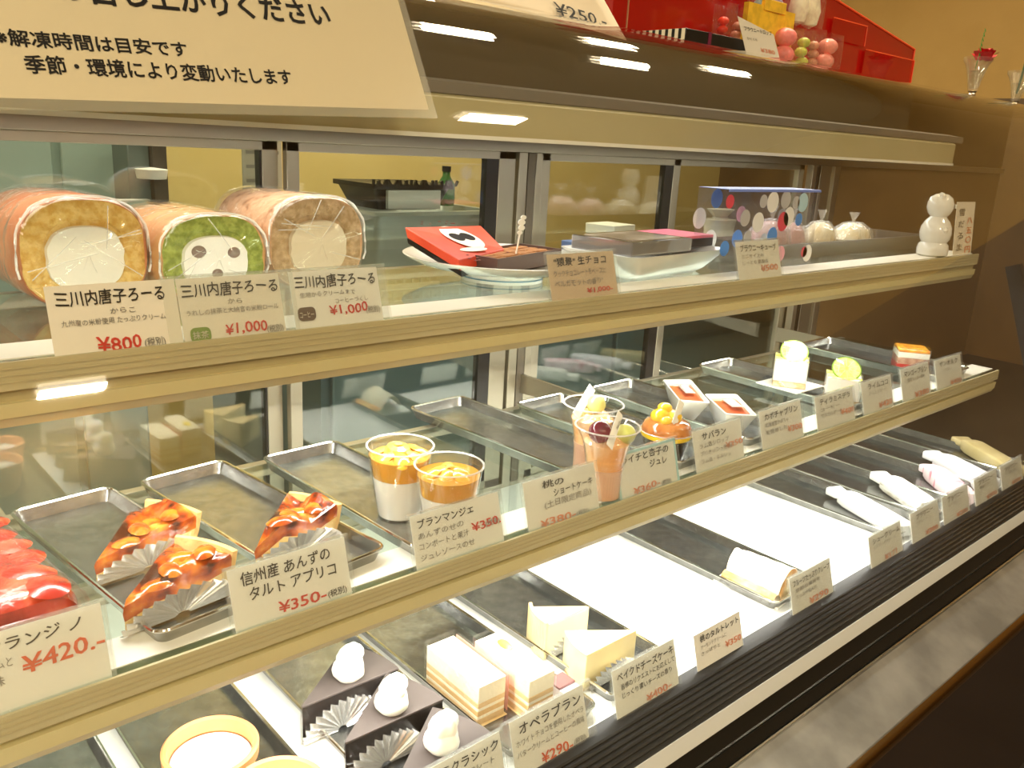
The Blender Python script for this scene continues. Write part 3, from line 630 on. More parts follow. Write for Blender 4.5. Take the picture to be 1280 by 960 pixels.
# fruit cups ---------------------------------------------------------
PEA = mat('peach_flesh', (.95, .44, .12), .15, col2=[(.97, .55, .25), (.98, .72, .50)], scale=26, lo=.35, hi=.65, coat=.8)
PJEL = mat('pale_pink_jelly', (.96, .62, .42), .1, trans=.3, ior=1.34, sss=.1)
GRAPE = mat('green_grape', (.66, .72, .18), .12, col2=(.78, .80, .30), scale=30, coat=.8, sss=.1)
PLUM = mat('purple_grape', (.12, .015, .03), .08, col2=(.30, .05, .08), scale=14, coat=1)
LABP = mat('pick_label_white', (.90, .88, .82), .5)
def fruit_cup(x, y, label, front):
    t = thing('fruit_cup', label, 'dessert cup', (x, y, Z2 + .0015), 0, 'tall fruit jelly cups')
    h = .080; prof = [(.020, 0), (.0205, h * .35), (.022, h * .55), (.027, h * .8), (.035, h)]
    MB().lathe([(r - .001, z) for r, z in prof[:2]] + [(.0205, h * .42)], 36).build('pink_jelly', PJEL, t)
    MB().lathe([(.0195, h * .42), (.0215, h * .58), (.025, h * .78), (.020, h * .82)], 36).build('peach_jelly', PEA, t)
    MB().lathe(prof + [(r - .001, z) for r, z in prof[::-1]], 44, cap0=False, cap1=False).build('plastic_cup', PLASTIC, t)
    MB().loops([[(rr * math.cos(a), rr * math.sin(a), zc) for rr, zc in ((.0362, h), (.035, h + .0011), (.0338, h), (.035, h - .0011))] for a in [2 * PI * i / 44 for i in range(45)]], cap0=False, cap1=False).build('cup_rim', MATS['cup_rim_bright'], t)
    for k in range(6):
        a = k * 1.05; MB().lathe([(.0005, .006), (.006, .005), (.010, 0), (.006, -.005)], 14, Matrix.Translation((.012 * math.cos(a), .012 * math.sin(a), h * .80)) @ Matrix.Rotation(a, 4, 'Z') @ Matrix.Scale(1.3, 4, (0, 1, 0))).build('peach_piece', PEA, t)
    def ball(r, p, m, nm): MB().lathe([(r * math.sin(PI * i / 12) + .0002, -r * math.cos(PI * i / 12)) for i in range(13)], 20, Matrix.Translation(p)).build(nm, m, t)
    if front:
        ball(.0125, (-.014, -.002, h * .95), PLUM, 'purple_grape'); ball(.0115, (.013, -.014, h * .90), GRAPE, 'green_grape')
        q = [(-.025, -.022, h * .88), (-.020, -.026, h * .80), (.018, -.004, h * 1.12), (.014, -.001, h * 1.19)]
    else:
        ball(.0115, (.004, .0, h * .98), GRAPE, 'green_grape')
        q = [(-.034, .0, h * .93), (-.028, -.004, h * .84), (.012, .010, h * 1.14), (.006, .014, h * 1.24)]
    MB().slab(q, (0, .0006, .0002)).build('paper_label', LABP, t, smooth=False)
    if front:
        l = lettering('label_writing', 'sachi', INKF, t, 0, 0, .006, .012, y=0)
        # aligned with the label strip
        a_, b_ = Vector(q[1]), Vector(q[2]); ux = (b_ - a_).normalized(); uz = (Vector(q[0]) - a_).normalized()
        l.matrix_local = Matrix.Translation(a_ + ux * .028 + uz * .002 + Vector((0, -.0008, 0))) @ Matrix(((ux.x, 0, uz.x, 0), (ux.y, 1, uz.y, 0), (ux.z, 0, uz.z, 0), (0, 0, 0, 1)))
pA = at(733, 535, 'Z', Z2 + .08); pB = at(757, 560, 'Z', Z2 + .08)
fruit_cup(.715, .640, 'rear fruit cup with one green grape and long blank white label', False)
fruit_cup(.668, .575, 'front fruit cup with dark purple and green grapes and small label', True)

# savarin cup --------------------------------------------------------
t = thing('savarin_cup', 'dark cup with yellow rim holding a glazed brown savarin with orange fruit', 'dessert cup', (.812, .605, Z2 + .0015))
MB().lathe([(.022, 0), (.026, .018), (.030, .034), (.0315, .036), (.0300, .0365), (.020, .036)], 40).build('dark_cup', mat('dark_printed_cup', (.04, .03, .02), .25, coat=.6), t)
MB().lathe([(.0303, .0325), (.0325, .0365), (.0322, .0385), (.0300, .0375)], 40, cap0=False, cap1=False).build('yellow_rim', mat('yellow_rim', (.86, .60, .02), .3), t)
MB().lathe([(.0328, .0385), (.0335, .0395), (.0322, .0402)], 40, cap0=False, cap1=False).build('clear_lip', MATS['cup_rim_bright'], t)
MB().lathe([(.031, .036), (.031, .043), (.027, .050), (.018, .054), (.008, .053), (.0005, .050)], 36).build('brioche', mat('glazed_brioche', (.42, .13, .03), .12, col2=(.60, .24, .07), scale=40, coat=1, bump=.15, bscale=90), t)
for k, (a, b, c, r) in enumerate(((-.010, .004, .058, .012), (.004, -.004, .056, .012), (.010, .006, .056, .010), (.0, .006, .066, .009), (-.012, -.006, .055, .008))):
    MB().lathe([(r * math.sin(PI * i / 8) + .0002, -r * .75 * math.cos(PI * i / 8)) for i in range(9)], 14, Matrix.Translation((a, b, c))).build('orange_segment', mat('orange_segment', (.95, .55, .03), .15, col2=(.96, .68, .10), scale=40, coat=.8), t)
MB().slab([(-.012, -.016, .056), (-.007, -.019, .049), (.019, -.008, .072), (.014, -.004, .078)], (0, .0006, 0)).build('paper_label', LABP, t, smooth=False)

# square white dishes --------------------------------------------------
def square_dish(q, label, sd):
    """q: four rim corners in world coordinates"""
    c = sum(q, Vector()) / 4
    t = thing('square_dish', label, 'dessert dish', (c.x, c.y, Z2 + .0015), 0, 'white square porcelain dishes of red jelly')
    zt = c.z - (Z2 + .0015); q = [Vector((p.x - c.x, p.y - c.y, 0)) for p in q]
    def ring(k, z): 
        o = []
        for i, p in enumerate(q):
            a, b = q[i - 1], q[(i + 1) % 4]
            for f_ in (.08,): o += [(p + (a - p) * f_) * k + Vector((0, 0, z)), (p + ((a + b) / 2 - p) * f_ * .4) * k + Vector((0, 0, z)), (p + (b - p) * f_) * k + Vector((0, 0, z))]
        return o
    MB().loops([ring(.45, 0), ring(.55, .006), ring(.98, zt), ring(.99, zt + .0015), ring(.90, zt + .0015), ring(.80, zt - .008)], cap1=False).build('porcelain_dish', PORC, t)
    MB().loops([ring(.80, zt - .009), ring(.86, zt - .003), ring(.5, zt - .0028)]).build('red_jelly', mat('red_brown_jelly', (.58, .11, .04), .1, col2=(.72, .22, .09), scale=20, coat=1), t)
    e = (q[1] - q[0]).normalized(); g = (q[3] - q[0]).normalized(); L1 = (q[1] - q[0]).length; L2 = (q[3] - q[0]).length
    o0 = q[0] * 1.0 + e * L1 * .38 + g * L2 * .25
    MB().slab([o0 + Vector((0, 0, zt + .0005)), o0 + e * L1 * .32 + Vector((0, 0, zt + .0005)), o0 + e * L1 * .32 + g * L2 * .45 + Vector((0, 0, zt + .0025)), o0 + g * L2 * .45 + Vector((0, 0, zt + .0025))], (0, 0, .0006)).build('silver_label', mat('silver_label', (.70, .68, .66), .35, .6), t, smooth=False)
    MB().slab([o0 + e * L1 * .07 + g * L2 * .06 + Vector((0, 0, zt + .0018)), o0 + e * L1 * .25 + g * L2 * .06 + Vector((0, 0, zt + .0018)), o0 + e * L1 * .25 + g * L2 * .39 + Vector((0, 0, zt + .0032)), o0 + g * L2 * .39 + e * L1 * .07 + Vector((0, 0, zt + .0032))], (0, 0, .0004)).build('white_label_face', LABP, t, smooth=False)
ZR = Z2 + .034
for pts, lab in ((((828, 473), (864, 473), (888, 508), (849, 505)), 'left white square dish of red jelly, set slightly behind'), (((880, 491), (921, 491), (947, 524), (907, 522)), 'right white square dish of red jelly, set in front')):
    q = [at(*p, 'Z', ZR + (.006 if i < 2 else 0)) for i, p in enumerate(pts)]
    square_dish(q, lab, 0)

# lime cakes ---------------------------------------------------------
LIMEW = mat('white_mousse', (.88, .86, .78), .4, sss=.2, col2=(.90, .84, .74), scale=14)
CRUMB = mat('biscuit_base', (.62, .45, .24), .8, col2=(.82, .70, .50), scale=90, lo=.45, hi=.55)
t = thing('doily_board', 'white scalloped paper doily under the left lime cake', 'doily', (1.240, .690, Z2 + .0145), 0)
MB().poly([((.040 + (.0018 if i % 2 else 0)) * a, (.036 + (.0018 if i % 2 else 0)) * b) for i, (a, b) in enumerate([(max(-1, min(1, 1.42 * math.cos(2 * PI * i / 96))), max(-1, min(1, 1.42 * math.sin(2 * PI * i / 96)))) for i in range(96)])], -.0012, .0004).build('paper_doily', LABP, t)
for k in range(40):
    u = k / 40; p = (-.038 + .076 * ((u * 4) % 1), -.034) if u < .25 else (.038, -.034 + .068 * ((u * 4) % 1)) if u < .5 else (.038 - .076 * ((u * 4) % 1), .034) if u < .75 else (-.038, .034 - .068 * ((u * 4) % 1))
    MB().lathe([(.0016, .0005), (.0016, .0010), (.0004, .0013)], 8, Matrix.Translation((p[0], p[1], 0))).build('embossed_dot', LABP, t)
def lime_cake(x, y, z, rz, label):
    t = thing('lime_cake', label, 'cake', (x, y, z), rz, 'lime topped square mousse cakes')
    a = .0255
    MB().box(-a, a, -a, a, 0, .009).build('biscuit_base', CRUMB, t, bevel=.001)
    MB().box(-a, a, -a, a, .009, .043).build('mousse_body', LIMEW, t, bevel=.0015)
    MB().grid(lambda u, v: ((u - .5) * 2 * a, (v - .5) * 2 * a, .0435 + .003 * mnoise.noise(Vector((u * 5, v * 5, x)))), 10, 10).build('lime_jelly', mat('yellow_lime_jelly', (.80, .78, .12), .15, col2=(.90, .88, .35), scale=50, coat=.8), t)
    nz = (Matrix.Rotation(-rz, 3, 'Z') @ Vector((-.52, -.42, .74))).normalized()
    mm = Matrix.Translation((.000, -.002, .054)) @ nz.to_track_quat('Z', 'Y').to_matrix().to_4x4()
    MB().lathe([(.0205, -.0012), (.0213, 0), (.0205, .0012)], 36, mm).build('lime_slice', mat('lime_flesh', (.80, .78, .20), .2, col2=(.90, .88, .42), scale=120, coat=.6), t)
    MB().lathe([(.0205, -.0015), (.0222, -.0013), (.0222, .0013), (.0205, .0015)], 36, mm, cap0=False, cap1=False).build('lime_rind', mat('lime_rind', (.22, .42, .04), .3), t)
    for q in range(10):
        MB().box(-.0003, .0003, .004, .019, .0013, .0016, mm @ Matrix.Rotation(q * PI / 5, 4, 'Z')).build('segment_line', mat('lime_pith', (.92, .90, .66), .4), t)
    MB().box(-.009, .009, -.006, .006, 0, .0008, Matrix.Translation((-.008, .010, .066)) @ Matrix.Rotation(.4, 4, 'X')).box(-.0006, .0006, -.0006, .0006, -.022, 0, Matrix.Translation((-.008, .010, .066))).build('paper_label', LABP, t, smooth=False)
    MB().loops([[(p[0], p[1], z_) for p in rrect(2 * a + .002, 2 * a + .002, .002, 0)] for z_ in (.001, .047)], cap0=False, cap1=False).build('clear_band', clear('thin_band', (1, 1, 1), 1.45, .03), t)
lime_cake(1.236, .690, Z2 + .0155, .55, 'left lime topped white cake, on the paper doily')
lime_cake(1.262, .612, Z2 + .0015, .55, 'right lime topped white cake, behind the bluish card')

# orange glazed layered cake ------------------------------------------
t = thing('layered_cake', 'small square cake with shiny orange glaze, near right end of the middle shelf', 'cake', (1.600, .655, Z2 + .0015), .6)
a = .027
MB().box(-a, a, -a, a, 0, .012).build('red_layer', mat('raspberry_layer', (.55, .05, .04), .4), t, bevel=.001)
MB().box(-a, a, -a, a, .012, .024).build('sponge_layer', mat('pink_sponge', (.60, .38, .26), .8, col2=(.45, .22, .15), scale=80), t, bevel=.001)
MB().box(-a, a, -a, a, .024, .034).build('cream_layer', WHIP, t, bevel=.001)
MB().box(-a, a, -a, a, .034, .040).build('orange_glaze', mat('orange_glaze', (.72, .22, .02), .1, col2=(.90, .50, .06), scale=50, coat=1), t, bevel=.002)
MB().loops([[(p[0], p[1], z_) for p in rrect(2 * a + .003, 2 * a + .003, .003, 0)] for z_ in (.001, .043)], cap0=False, cap1=False).build('clear_band', MATS['thin_band'], t)

# pots of cream pudding -----------------------------------------------
TERR = mat('terracotta', (.70, .26, .09), .5, col2=(.76, .32, .12), scale=10)
def pot(x, y, label):
    t = thing('pudding_pot', label, 'dessert pot', (x, y, Z3 + .0015), 0, 'terracotta pots of white pudding')
    MB().lathe([(.026, 0), (.033, .010), (.0375, .030), (.0385, .040), (.041, .042), (.0415, .052), (.0395, .054), (.0368, .052), (.0355, .040)], 44, cap1=False).build('clay_pot', TERR, t)
    MB().lathe([(.0356, .038), (.034, .0395), (.001, .040)], 40).build('white_pudding', mat('white_pudding', (.90, .87, .76), .3, sss=.2), t)
pot(.247, .640, 'terracotta pot of white pudding, fully in view at the bottom left')
pot(.268, .555, 'terracotta pot cut off by the bottom edge, right of the whole pot')

# chocolate cakes ------------------------------------------------------
CHT = mat('chocolate_top', (.075, .058, .053), .7, col2=(.095, .075, .068), scale=20)
CHS = mat('chocolate_side', (.018, .012, .009), .25, bump=.3, bscale=60, coat=.3)
def choc(x, y, label):
    t = thing('chocolate_cake', label, 'cake', (x, y, Z3 + .0015), -.03, 'chocolate cake slices with whipped cream')
    L = .112; pts = wedge_pts(L, .66, 10)
    MB().poly(pts, 0, .040).build('cake_body', CHS, t, bevel=.0008)
    MB().poly([(p[0] * 1.01 - .0006, p[1] * 1.02 - .0006) for p in pts], .040, .0425).build('cocoa_top', CHT, t, bevel=.0006)
    fan('foil_cup', FOIL, t, (.000, -.004, .0), (.088, -.004, .0), .037, .12, n=30, depth=.0034)
    pr = [(.0005, .0), (.012, .0), (.0160, .005), (.0165, .010), (.0145, .016), (.0125, .019), (.0135, .023), (.0115, .029), (.0075, .034), (.003, .036)]
    N = 28
    MB().loops([[((r * (1 + .10 * math.sin(5 * 2 * PI * i / N + z * 90) * min(1, z * 60))) * math.cos(2 * PI * i / N) + .25 * max(0, z - .015), (r * (1 + .10 * math.sin(5 * 2 * PI * i / N + z * 90) * min(1, z * 60))) * math.sin(2 * PI * i / N), z) for i in range(N)] for r, z in pr]).build('whipped_cream', WHIP, t).location = (.062, .016, .0425)
    MB().grid(lambda u, v: (.0 + .108 * u, -.0085 - .0015 * math.sin(u * 17 + v * 3), .001 + .047 * v), 12, 4).build('side_film', FILM2, t)
    MB().grid(lambda u, v: (-.004 + .012 * u, -.008 + .014 * u, .001 + .047 * v), 2, 4).build('tip_film', FILM2, t)
choc(.341, .652, 'rearmost chocolate cake slice, cream topped, cut by the shelf rail')
choc(.347, .582, 'middle chocolate cake slice with cream and silver pleated foil')
choc(.352, .508, 'front chocolate cake slice with the tallest cream swirl, near the bottom edge')

# white layered cakes ---------------------------------------------------
def opera(x, y, rz, label, yel=False):
    t = thing('layered_slice', label, 'cake', (x, y, Z3 + .0015), rz, 'white layered cake slices in film')
    w_, d = .036, .092; z = 0
    cols = [((.74, .50, .24), .007, 'sponge_layer'), ((.90, .82, .62), .0035, 'cream_layer'), ((.70, .44, .18), .006, 'sponge_layer'), ((.90, .82, .62), .0035, 'cream_layer'), ((.76, .52, .26), .006, 'sponge_layer'), ((.90, .88, .80), .020, 'white_topping')]
    for c, hh_, nm in cols:
        MB().box(-w_ / 2, w_ / 2, -d / 2, d / 2, z, z + hh_).build(nm, mat('layer_%d' % int(c[0] * 100 + c[1] * 10), c, .6, bump=.2, bscale=200), t, bevel=.0006); z += hh_
    MB().loops([[(p[0], p[1], z_) for p in rrect(w_ + .005, d + .004, .002, 0)] for z_ in (.0005, .052)], cap0=False, cap1=False).build('clear_band', FILM2, t)
    MB().poly([(-w_ / 2 - .002, -d / 2 - .003), (w_ / 2 + .002, -d / 2 - .003), (w_ / 2 + .002, d / 2), (-w_ / 2 - .002, d / 2)], -.0006, .0).build('gold_board', mat('gold_board', (.80, .58, .28), .4), t)
    MB().slab([(w_ / 2 + .004, -d / 2, .002), (w_ / 2 + .004, d / 2, .002), (w_ / 2 + .004, d / 2, .046), (w_ / 2 + .004, -d / 2, .046)], (.0005, 0, 0)).build('pink_edge_strip', mat('pink_strip', (.80, .36, .30), .5), t) if not yel else \
        MB().lathe([(.0005, .003), (.004, .002), (.006, -.001)], 12, Matrix.Translation((.004, .02, z + .002)) @ Matrix.Scale(2, 4, (0, 1, 0))).build('yellow_peel', mat('yellow_peel', (.90, .66, .08), .3), t)
opera(.514, .612, -.02, 'left white layered cake slice, tan sponge stripes showing')
opera(.562, .588, -.02, 'right white layered cake slice with a yellow peel on top', True)
t = thing('small_box', 'tiny box with a purple brown lid behind the opera card', 'box', (.603, .548, Z3 + .0015), 0)
MB().box(-.012, .012, -.016, .016, 0, .014).build('box_base', mat('lavender_paper', (.74, .72, .80), .5), t)
MB().box(-.012, .012, -.004, .016, .014, .017).build('box_lid', mat('plum_lid', (.26, .12, .12), .4), t, bevel=.0005)

# cheesecakes -------------------------------------------------------------
CHY = mat('cheesecake_side', (.90, .76, .40), .6, col2=(.92, .80, .48), scale=20)
CHC = mat('cheesecake_crust', (.86, .62, .28), .6, col2=(.90, .72, .40), scale=30)
def cheese(x, y, L, h, label, fl):
    t = thing('cheesecake_slice', label, 'cake', (x, y, Z3 + .0015), 0, 'baked cheesecake slices')
    pts = dens(wedge_pts(L, .62, 8, flip=True), 2)
    MB().poly(pts, .003, h).build('cake_body', CHY, t, bevel=.0008)
    MB().poly([(p[0] * 1.005, p[1] * 1.005) for p in pts], h, h + .0015).build('baked_top', mat('baked_top', (.90, .68, .34), .5, col2=(.84, .52, .20), scale=16), t, bevel=.0004)
    if fl:
        arc = [(-L * (1.0 + (.012 if i % 2 else 0)) * math.cos(.66 * i / 26), L * (1.0 + (.012 if i % 2 else 0)) * math.sin(.66 * i / 26 - .02)) for i in range(27)]
        MB().loops([[(a, b, z) for a, b in arc] + [(a * .95, b * .95, z) for a, b in arc[::-1]] for z in (0, h + .006)]).build('fluted_crust', CHC, t)
    MB().poly(pts, 0, .003).build('biscuit_base', CRUMB, t)
    fan('foil_cup', FOIL, t, (-L * .95, -.004, .0), (-.004, -.004, .0), .026, .2, n=28, depth=.0030)
cheese(.708, .612, .076, .042, 'rear cheesecake slice with a fluted pale crust', True)
cheese(.712, .540, .086, .044, 'front cheesecake slice with smooth pale yellow side', False)

# crepe ---------------------------------------------------------------------
t = thing('fruit_crepe', 'white folded crepe with browned edge, alone on its deck tray', 'crepe', (1.008, .560, Z3 + .0015), .1)
MB().grid(lambda u, v: ((u - .5) * .072 * (1 - .3 * v), (v - .5) * .085, .012 + .028 * math.sin(min(1, u * 1.15) * PI) ** .6 + .003 * mnoise.noise(Vector((u * 5, v * 5, 0)))), 22, 14).build('folded_crepe', mat('crepe_skin', (.88, .78, .56), .6, col2=(.92, .86, .70), scale=14), t)
MB().grid(lambda u, v: (-.036 * (1 - .3 * u) - .004 + .010 * math.sin(v * PI) * -1, (u - .5) * .085, .002 + .013 * v), 14, 5).build('browned_edge', mat('browned_crepe', (.62, .28, .08), .5, col2=(.88, .60, .26), scale=50), t)
MB().grid(lambda u, v: ((u - .5) * .068, -.0425 - .003 * math.sin(v * PI), .002 + (.010 + .028 * math.sin(min(1, u * 1.15) * PI) ** .6) * v), 18, 5).build('front_fold', mat('crepe_front', (.90, .72, .40), .5, col2=(.66, .34, .12), scale=40), t)
MB().poly([(-.05, -.05), (.045, -.05), (.04, .05), (-.045, .05)], -.0006, .002).build('cream_filling', WHIP, t)
MB().grid(lambda u, v: (-.062 + .03 * u, (v - .5) * .08, .001 + .02 * (1 - u) * abs(math.sin(v * 19)) * .4 + .002), 6, 18).build('film_corner', FILM2, t)

# wrapped sticks --------------------------------------------------------------
def pack(back, front, w_, h, m, label, tail=.028, fin=.0, zz=Z3 + .0015, grp='individually wrapped brownies and sticks', fm=None, name='wrapped_brownie', tw=.9):
    a = at(*back, 'Z', zz + h * .6); b = at(*front, 'Z', zz + h * .6)
    c = (a + b) / 2; d = Vector((a.x - b.x, a.y - b.y, 0)); L = d.length; rz = math.atan2(d.y, d.x) - PI / 2
    t = thing(name, label, 'wrapped cake', (c.x, c.y, zz), rz, grp)
    def sec(y, kw, kh, sd):
        return [((p[0]) * kw + .0015 * mnoise.noise(Vector((p[0] * 90, y * 60, sd))), y, h * .5 + (p[1] - h * .5) * kh + .0015 * mnoise.noise(Vector((p[1] * 80, y * 70, sd + 4)))) for p in rounded(w_, h, 0, 20, 6)]
    y0, y1 = -L / 2, L / 2 - tail
    MB().loops([sec(y0, .8, .7, 1), sec(y0 + .004, .97, .96, 1), sec(y0 + .02, 1, 1, 2), sec((y0 + y1) / 2, 1, 1.02, 3), sec(y1 - .015, 1, 1, 4), sec(y1, .9, .85, 5), sec(y1 + .004, .55, .40, 6)]).build('wrapper', m, t)
    MB().loops([sec(y1 + .002, .55, .40, 6), sec(y1 + .009, tw * .85, .5, 7), sec(y1 + tail, tw * 1.05, .55, 8)]).build('twisted_end', fm or m, t)
    return t
WPW = mat('white_wrapper', (.88, .87, .84), .25, coat=.4, bump=.2, bscale=40)
pack((1042, 611), (1132, 662), .036, .026, WPW, 'long plain white wrapped stick, left of the brownies', .03, name='wrapped_stick')
pack((1098, 592), (1160, 633), .038, .030, mat('speckled_wrapper', (.84, .82, .76), .35, col2=(.50, .45, .36), scale=45, lo=.5, hi=.62, stretch=(3, .5, 3), coat=.3), 'white wrapped brownie with grey brown speckles and flared end', .034, fm=mat('white_paper_end', (.88, .86, .80), .4))
pack((1160, 583), (1208, 622), .038, .030, mat('pink_striped_wrapper', (.90, .74, .76), .35, col2=(.72, .25, .32), scale=22, lo=.52, hi=.64, stretch=(2, 5, .6), coat=.3), 'pink striped wrapped brownie', .02)
pack((1164, 566), (1240, 606), .042, .030, mat('lavender_wrapper', (.74, .72, .76), .35, col2=(.80, .78, .80), scale=20, coat=.3), 'pale lavender wrapped brownie', .03)
pack((1200, 548), (1272, 590), .042, .028, mat('tan_wrapper', (.56, .46, .22), .5, col2=(.64, .54, .30), scale=14, bump=.1), 'tan paper wrapped brownie at the right end of the deck', .034)

# ------------------------------------------------------------------ upper shelf, right part
t = thing('round_plate', 'white round footed plate with blue ring under the chocolate boxes', 'plate', (.690, .785, Z1), 0)
MB().lathe([(.048, 0), (.050, .0), (.050, .008), (.070, .012), (.100, .018), (.120, .027), (.1215, .029), (.1195, .0295), (.099, .021), (.070, .0155), (.0005, .014)], 60).build('plate_body', PORC, t)
for z_ in (.0035,): MB().lathe([(.0504, z_), (.0506, z_ + .0008), (.0504, z_ + .0016)], 60, cap0=False, cap1=False).build('blue_ring', mat('blue_ring', (.15, .30, .42), .3), t)
LIDR = mat('red_printed_lid', (.78, .10, .045), .4, col2=(.70, .07, .03), scale=40)
A_, B_, C_, D_ = at(506, 284, 'Y', .815), at(601, 282, 'Y', .850), at(630, 311, 'Y', .800), at(573, 327, 'Y', .738)
D_.z += .002
lo_ = thing('red_chocolate_box', 'red printed chocolate box cover leaning on the plate', 'gift box', (A_.x, A_.y, Z1 + .025))
O = Vector((A_.x, A_.y, Z1 + .025))
Q = [p - O for p in (A_, B_, C_, D_)]
MB().slab(Q, (.002, -.002, -.012)).build('lid_body', LIDR, lo_, smooth=False, bevel=.001)
MB().slab([p + Vector((.002, -.002, -.0125)) for p in Q], (.001, -.001, -.006)).build('black_lid_edge', BLACK, lo_, smooth=False)
ctr = sum(Q, Vector()) / 4; e1 = (Q[1] - Q[0]).normalized(); e2 = (Q[0] - Q[3]).normalized(); nrm = e1.cross(e2).normalized()
if nrm.z < 0: nrm = -nrm
def disc(name, m, cx_, cy_, rx, ry, hgt, n=24, par=lo_):
    o = ctr + e1 * cx_ + e2 * cy_ + nrm * hgt
    vs = [o + e1 * rx * math.cos(2 * PI * i / n) + e2 * ry * math.sin(2 * PI * i / n) for i in range(n)]
    MB().loops([vs, [v + nrm * .0004 for v in vs]]).build(name, m, par, smooth=False)
disc('white_oval_print', mat('print_white', (.88, .84, .74), .5), .004, .006, .027, .030, .0006)
disc('black_oval_print', BLACK, -.006, .006, .011, .010, .0011); disc('black_oval_print', BLACK, .014, .006, .011, .010, .0011)
disc('white_banner_print', MATS['print_white'], -.012, -.026, .026, .005, .0006)
rnd = random.Random(5)
for k in range(26):
    u, v = rnd.uniform(-.045, .045), rnd.choice((-.052, -.046, .050, .044, -.038))
    disc('small_print_mark', mat('print_dark_red', (.18, .02, .01), .5), u, v, rnd.uniform(.0012, .003), .0009, .0004, 8)
zt = -.128
pL, pM, pR = at(571, 315, 'Z', zt), at(622, 324, 'Z', zt), at(702, 311, 'Z', zt)
t = thing('chocolate_box', 'open dark box of cocoa dusted chocolates on the round plate', 'chocolate box', ((pL.x + pR.x) / 2, (pL.y + pR.y) / 2, zt - .0175))
O = Vector((t.location.x, t.location.y, t.location.z - H))
pB_ = pL + (pR - pM) * .96
quad = [p - O for p in (pL, pM, pR, pB_)]
cc = sum(quad, Vector()) / 4
inn = [cc + (p - cc) * .95 for p in quad]
down = Vector((0, 0, -.0175))
BXM = mat('dark_brown_box', (.10, .065, .06), .3, col2=(.13, .09, .08), scale=8)
mb = MB()
for i in range(4):
    j = (i + 1) % 4; mb.add([quad[i], quad[j], inn[j], inn[i], quad[i] + down, quad[j] + down, inn[j] + down, inn[i] + down], [(0, 1, 2, 3), (7, 6, 5, 4), (0, 4, 5, 1), (2, 6, 7, 3), (1, 5, 6, 2), (0, 3, 7, 4)])
mb.build('box_walls', BXM, t, smooth=False)
COC = mat('cocoa_powder', (.36, .16, .06), .9, col2=(.46, .22, .09), scale=60, bump=.3, bscale=150)
for i in range(4):
    for j in range(4):
        u0, v0 = i / 4 + .012, j / 4 + .012; u1, v1 = u0 + .226, v0 + .226
        f_ = lambda u, v: (inn[0] * (1 - u) + inn[1] * u) * (1 - v) + (inn[3] * (1 - u) + inn[2] * u) * v
        MB().slab([f_(u0, v0) + Vector((0, 0, -.002 - .0015 * ((i * j) % 2))), f_(u1, v0) + Vector((0, 0, -.002)), f_(u1, v1) + Vector((0, 0, -.002)), f_(u0, v1) + Vector((0, 0, -.0025))], (0, 0, -.012)).build('chocolate_square', COC, t, smooth=False, bevel=.0015)
t2 = thing('paper_pick', 'white skull shaped paper pick standing in the chocolates', 'pick', (0, 0, 0))
pb = at(645, 315, 'Z', zt); pt = at(653, 272, 'Y', pb.y)
t2.location = (pb.x, pb.y, pb.z + H - .004)
dv = pt - pb; WP = mat('pick_white', (.90, .89, .84), .4)
MB().tube([(0, 0, 0), (dv.x * .72, 0, dv.z * .72)], .0011, 8).build('pick_stick', WP, t2)
for q, (k, r) in enumerate(((.66, .0040), (.80, .0052), (.96, .0058), (1.10, .0044))):
    MB().lathe([(.0004, -.0008), (r, -.0006), (r, .0006), (.0004, .0008)], 16, Matrix.Translation((dv.x * k + (.001 if q % 2 else -.0005), 0, dv.z * k)) @ Matrix.Rotation(PI / 2, 4, 'X') @ Matrix.Scale(.62, 4, (0, 1, 0))).build('pick_head', WP, t2)
# rectangular dish and boxes
t = thing('oblong_dish', 'white oblong dish holding black gift boxes, upper shelf', 'dish', (.925, .755, Z1), .10)
MB().loops([rrect(.17, .075, .02, 0), rrect(.19, .09, .02, .006), rrect(.235, .125, .018, .031), rrect(.238, .128, .018, .033), rrect(.230, .120, .016, .0325), rrect(.185, .085, .016, .010)]).build('dish_body', PORC, t, ang=50)
t = thing('flat_gift_box', 'flat black gift box with clear glossy window on the oblong dish', 'gift box', (.885, .748, Z1 + .0325), .10)
MB().box(-.068, .068, -.048, .048, 0, .018).build('box_body', mat('black_gloss_box', (.03, .028, .027), .12, coat=.8), t, bevel=.001)
MB().box(-.056, .056, -.038, .038, .018, .0186).build('printed_sleeve', mat('printed_sleeve', (.22, .17, .13), .3, col2=(.62, .56, .48), scale=14, coat=.8), t)
MB().box(-.069, .069, -.0492, -.0485, .001, .0175).box(-.0692, -.0685, -.048, .048, .001, .0175).build('clear_sleeve', clear('sleeve_film', (.9, .9, .9), 1.9, .05, .12), t)
t = thing('flat_gift_box', 'flat black box with pink lid edge right of the windowed box', 'gift box', (1.005, .775, Z1 + .0325), .10)
MB().box(-.046, .046, -.04, .04, 0, .012).build('box_body', BLACK, t, bevel=.001)
MB().box(-.046, .046, -.04, .04, .012, .016).build('pink_lid', mat('pink_lid', (.74, .16, .24), .4), t, bevel=.001)
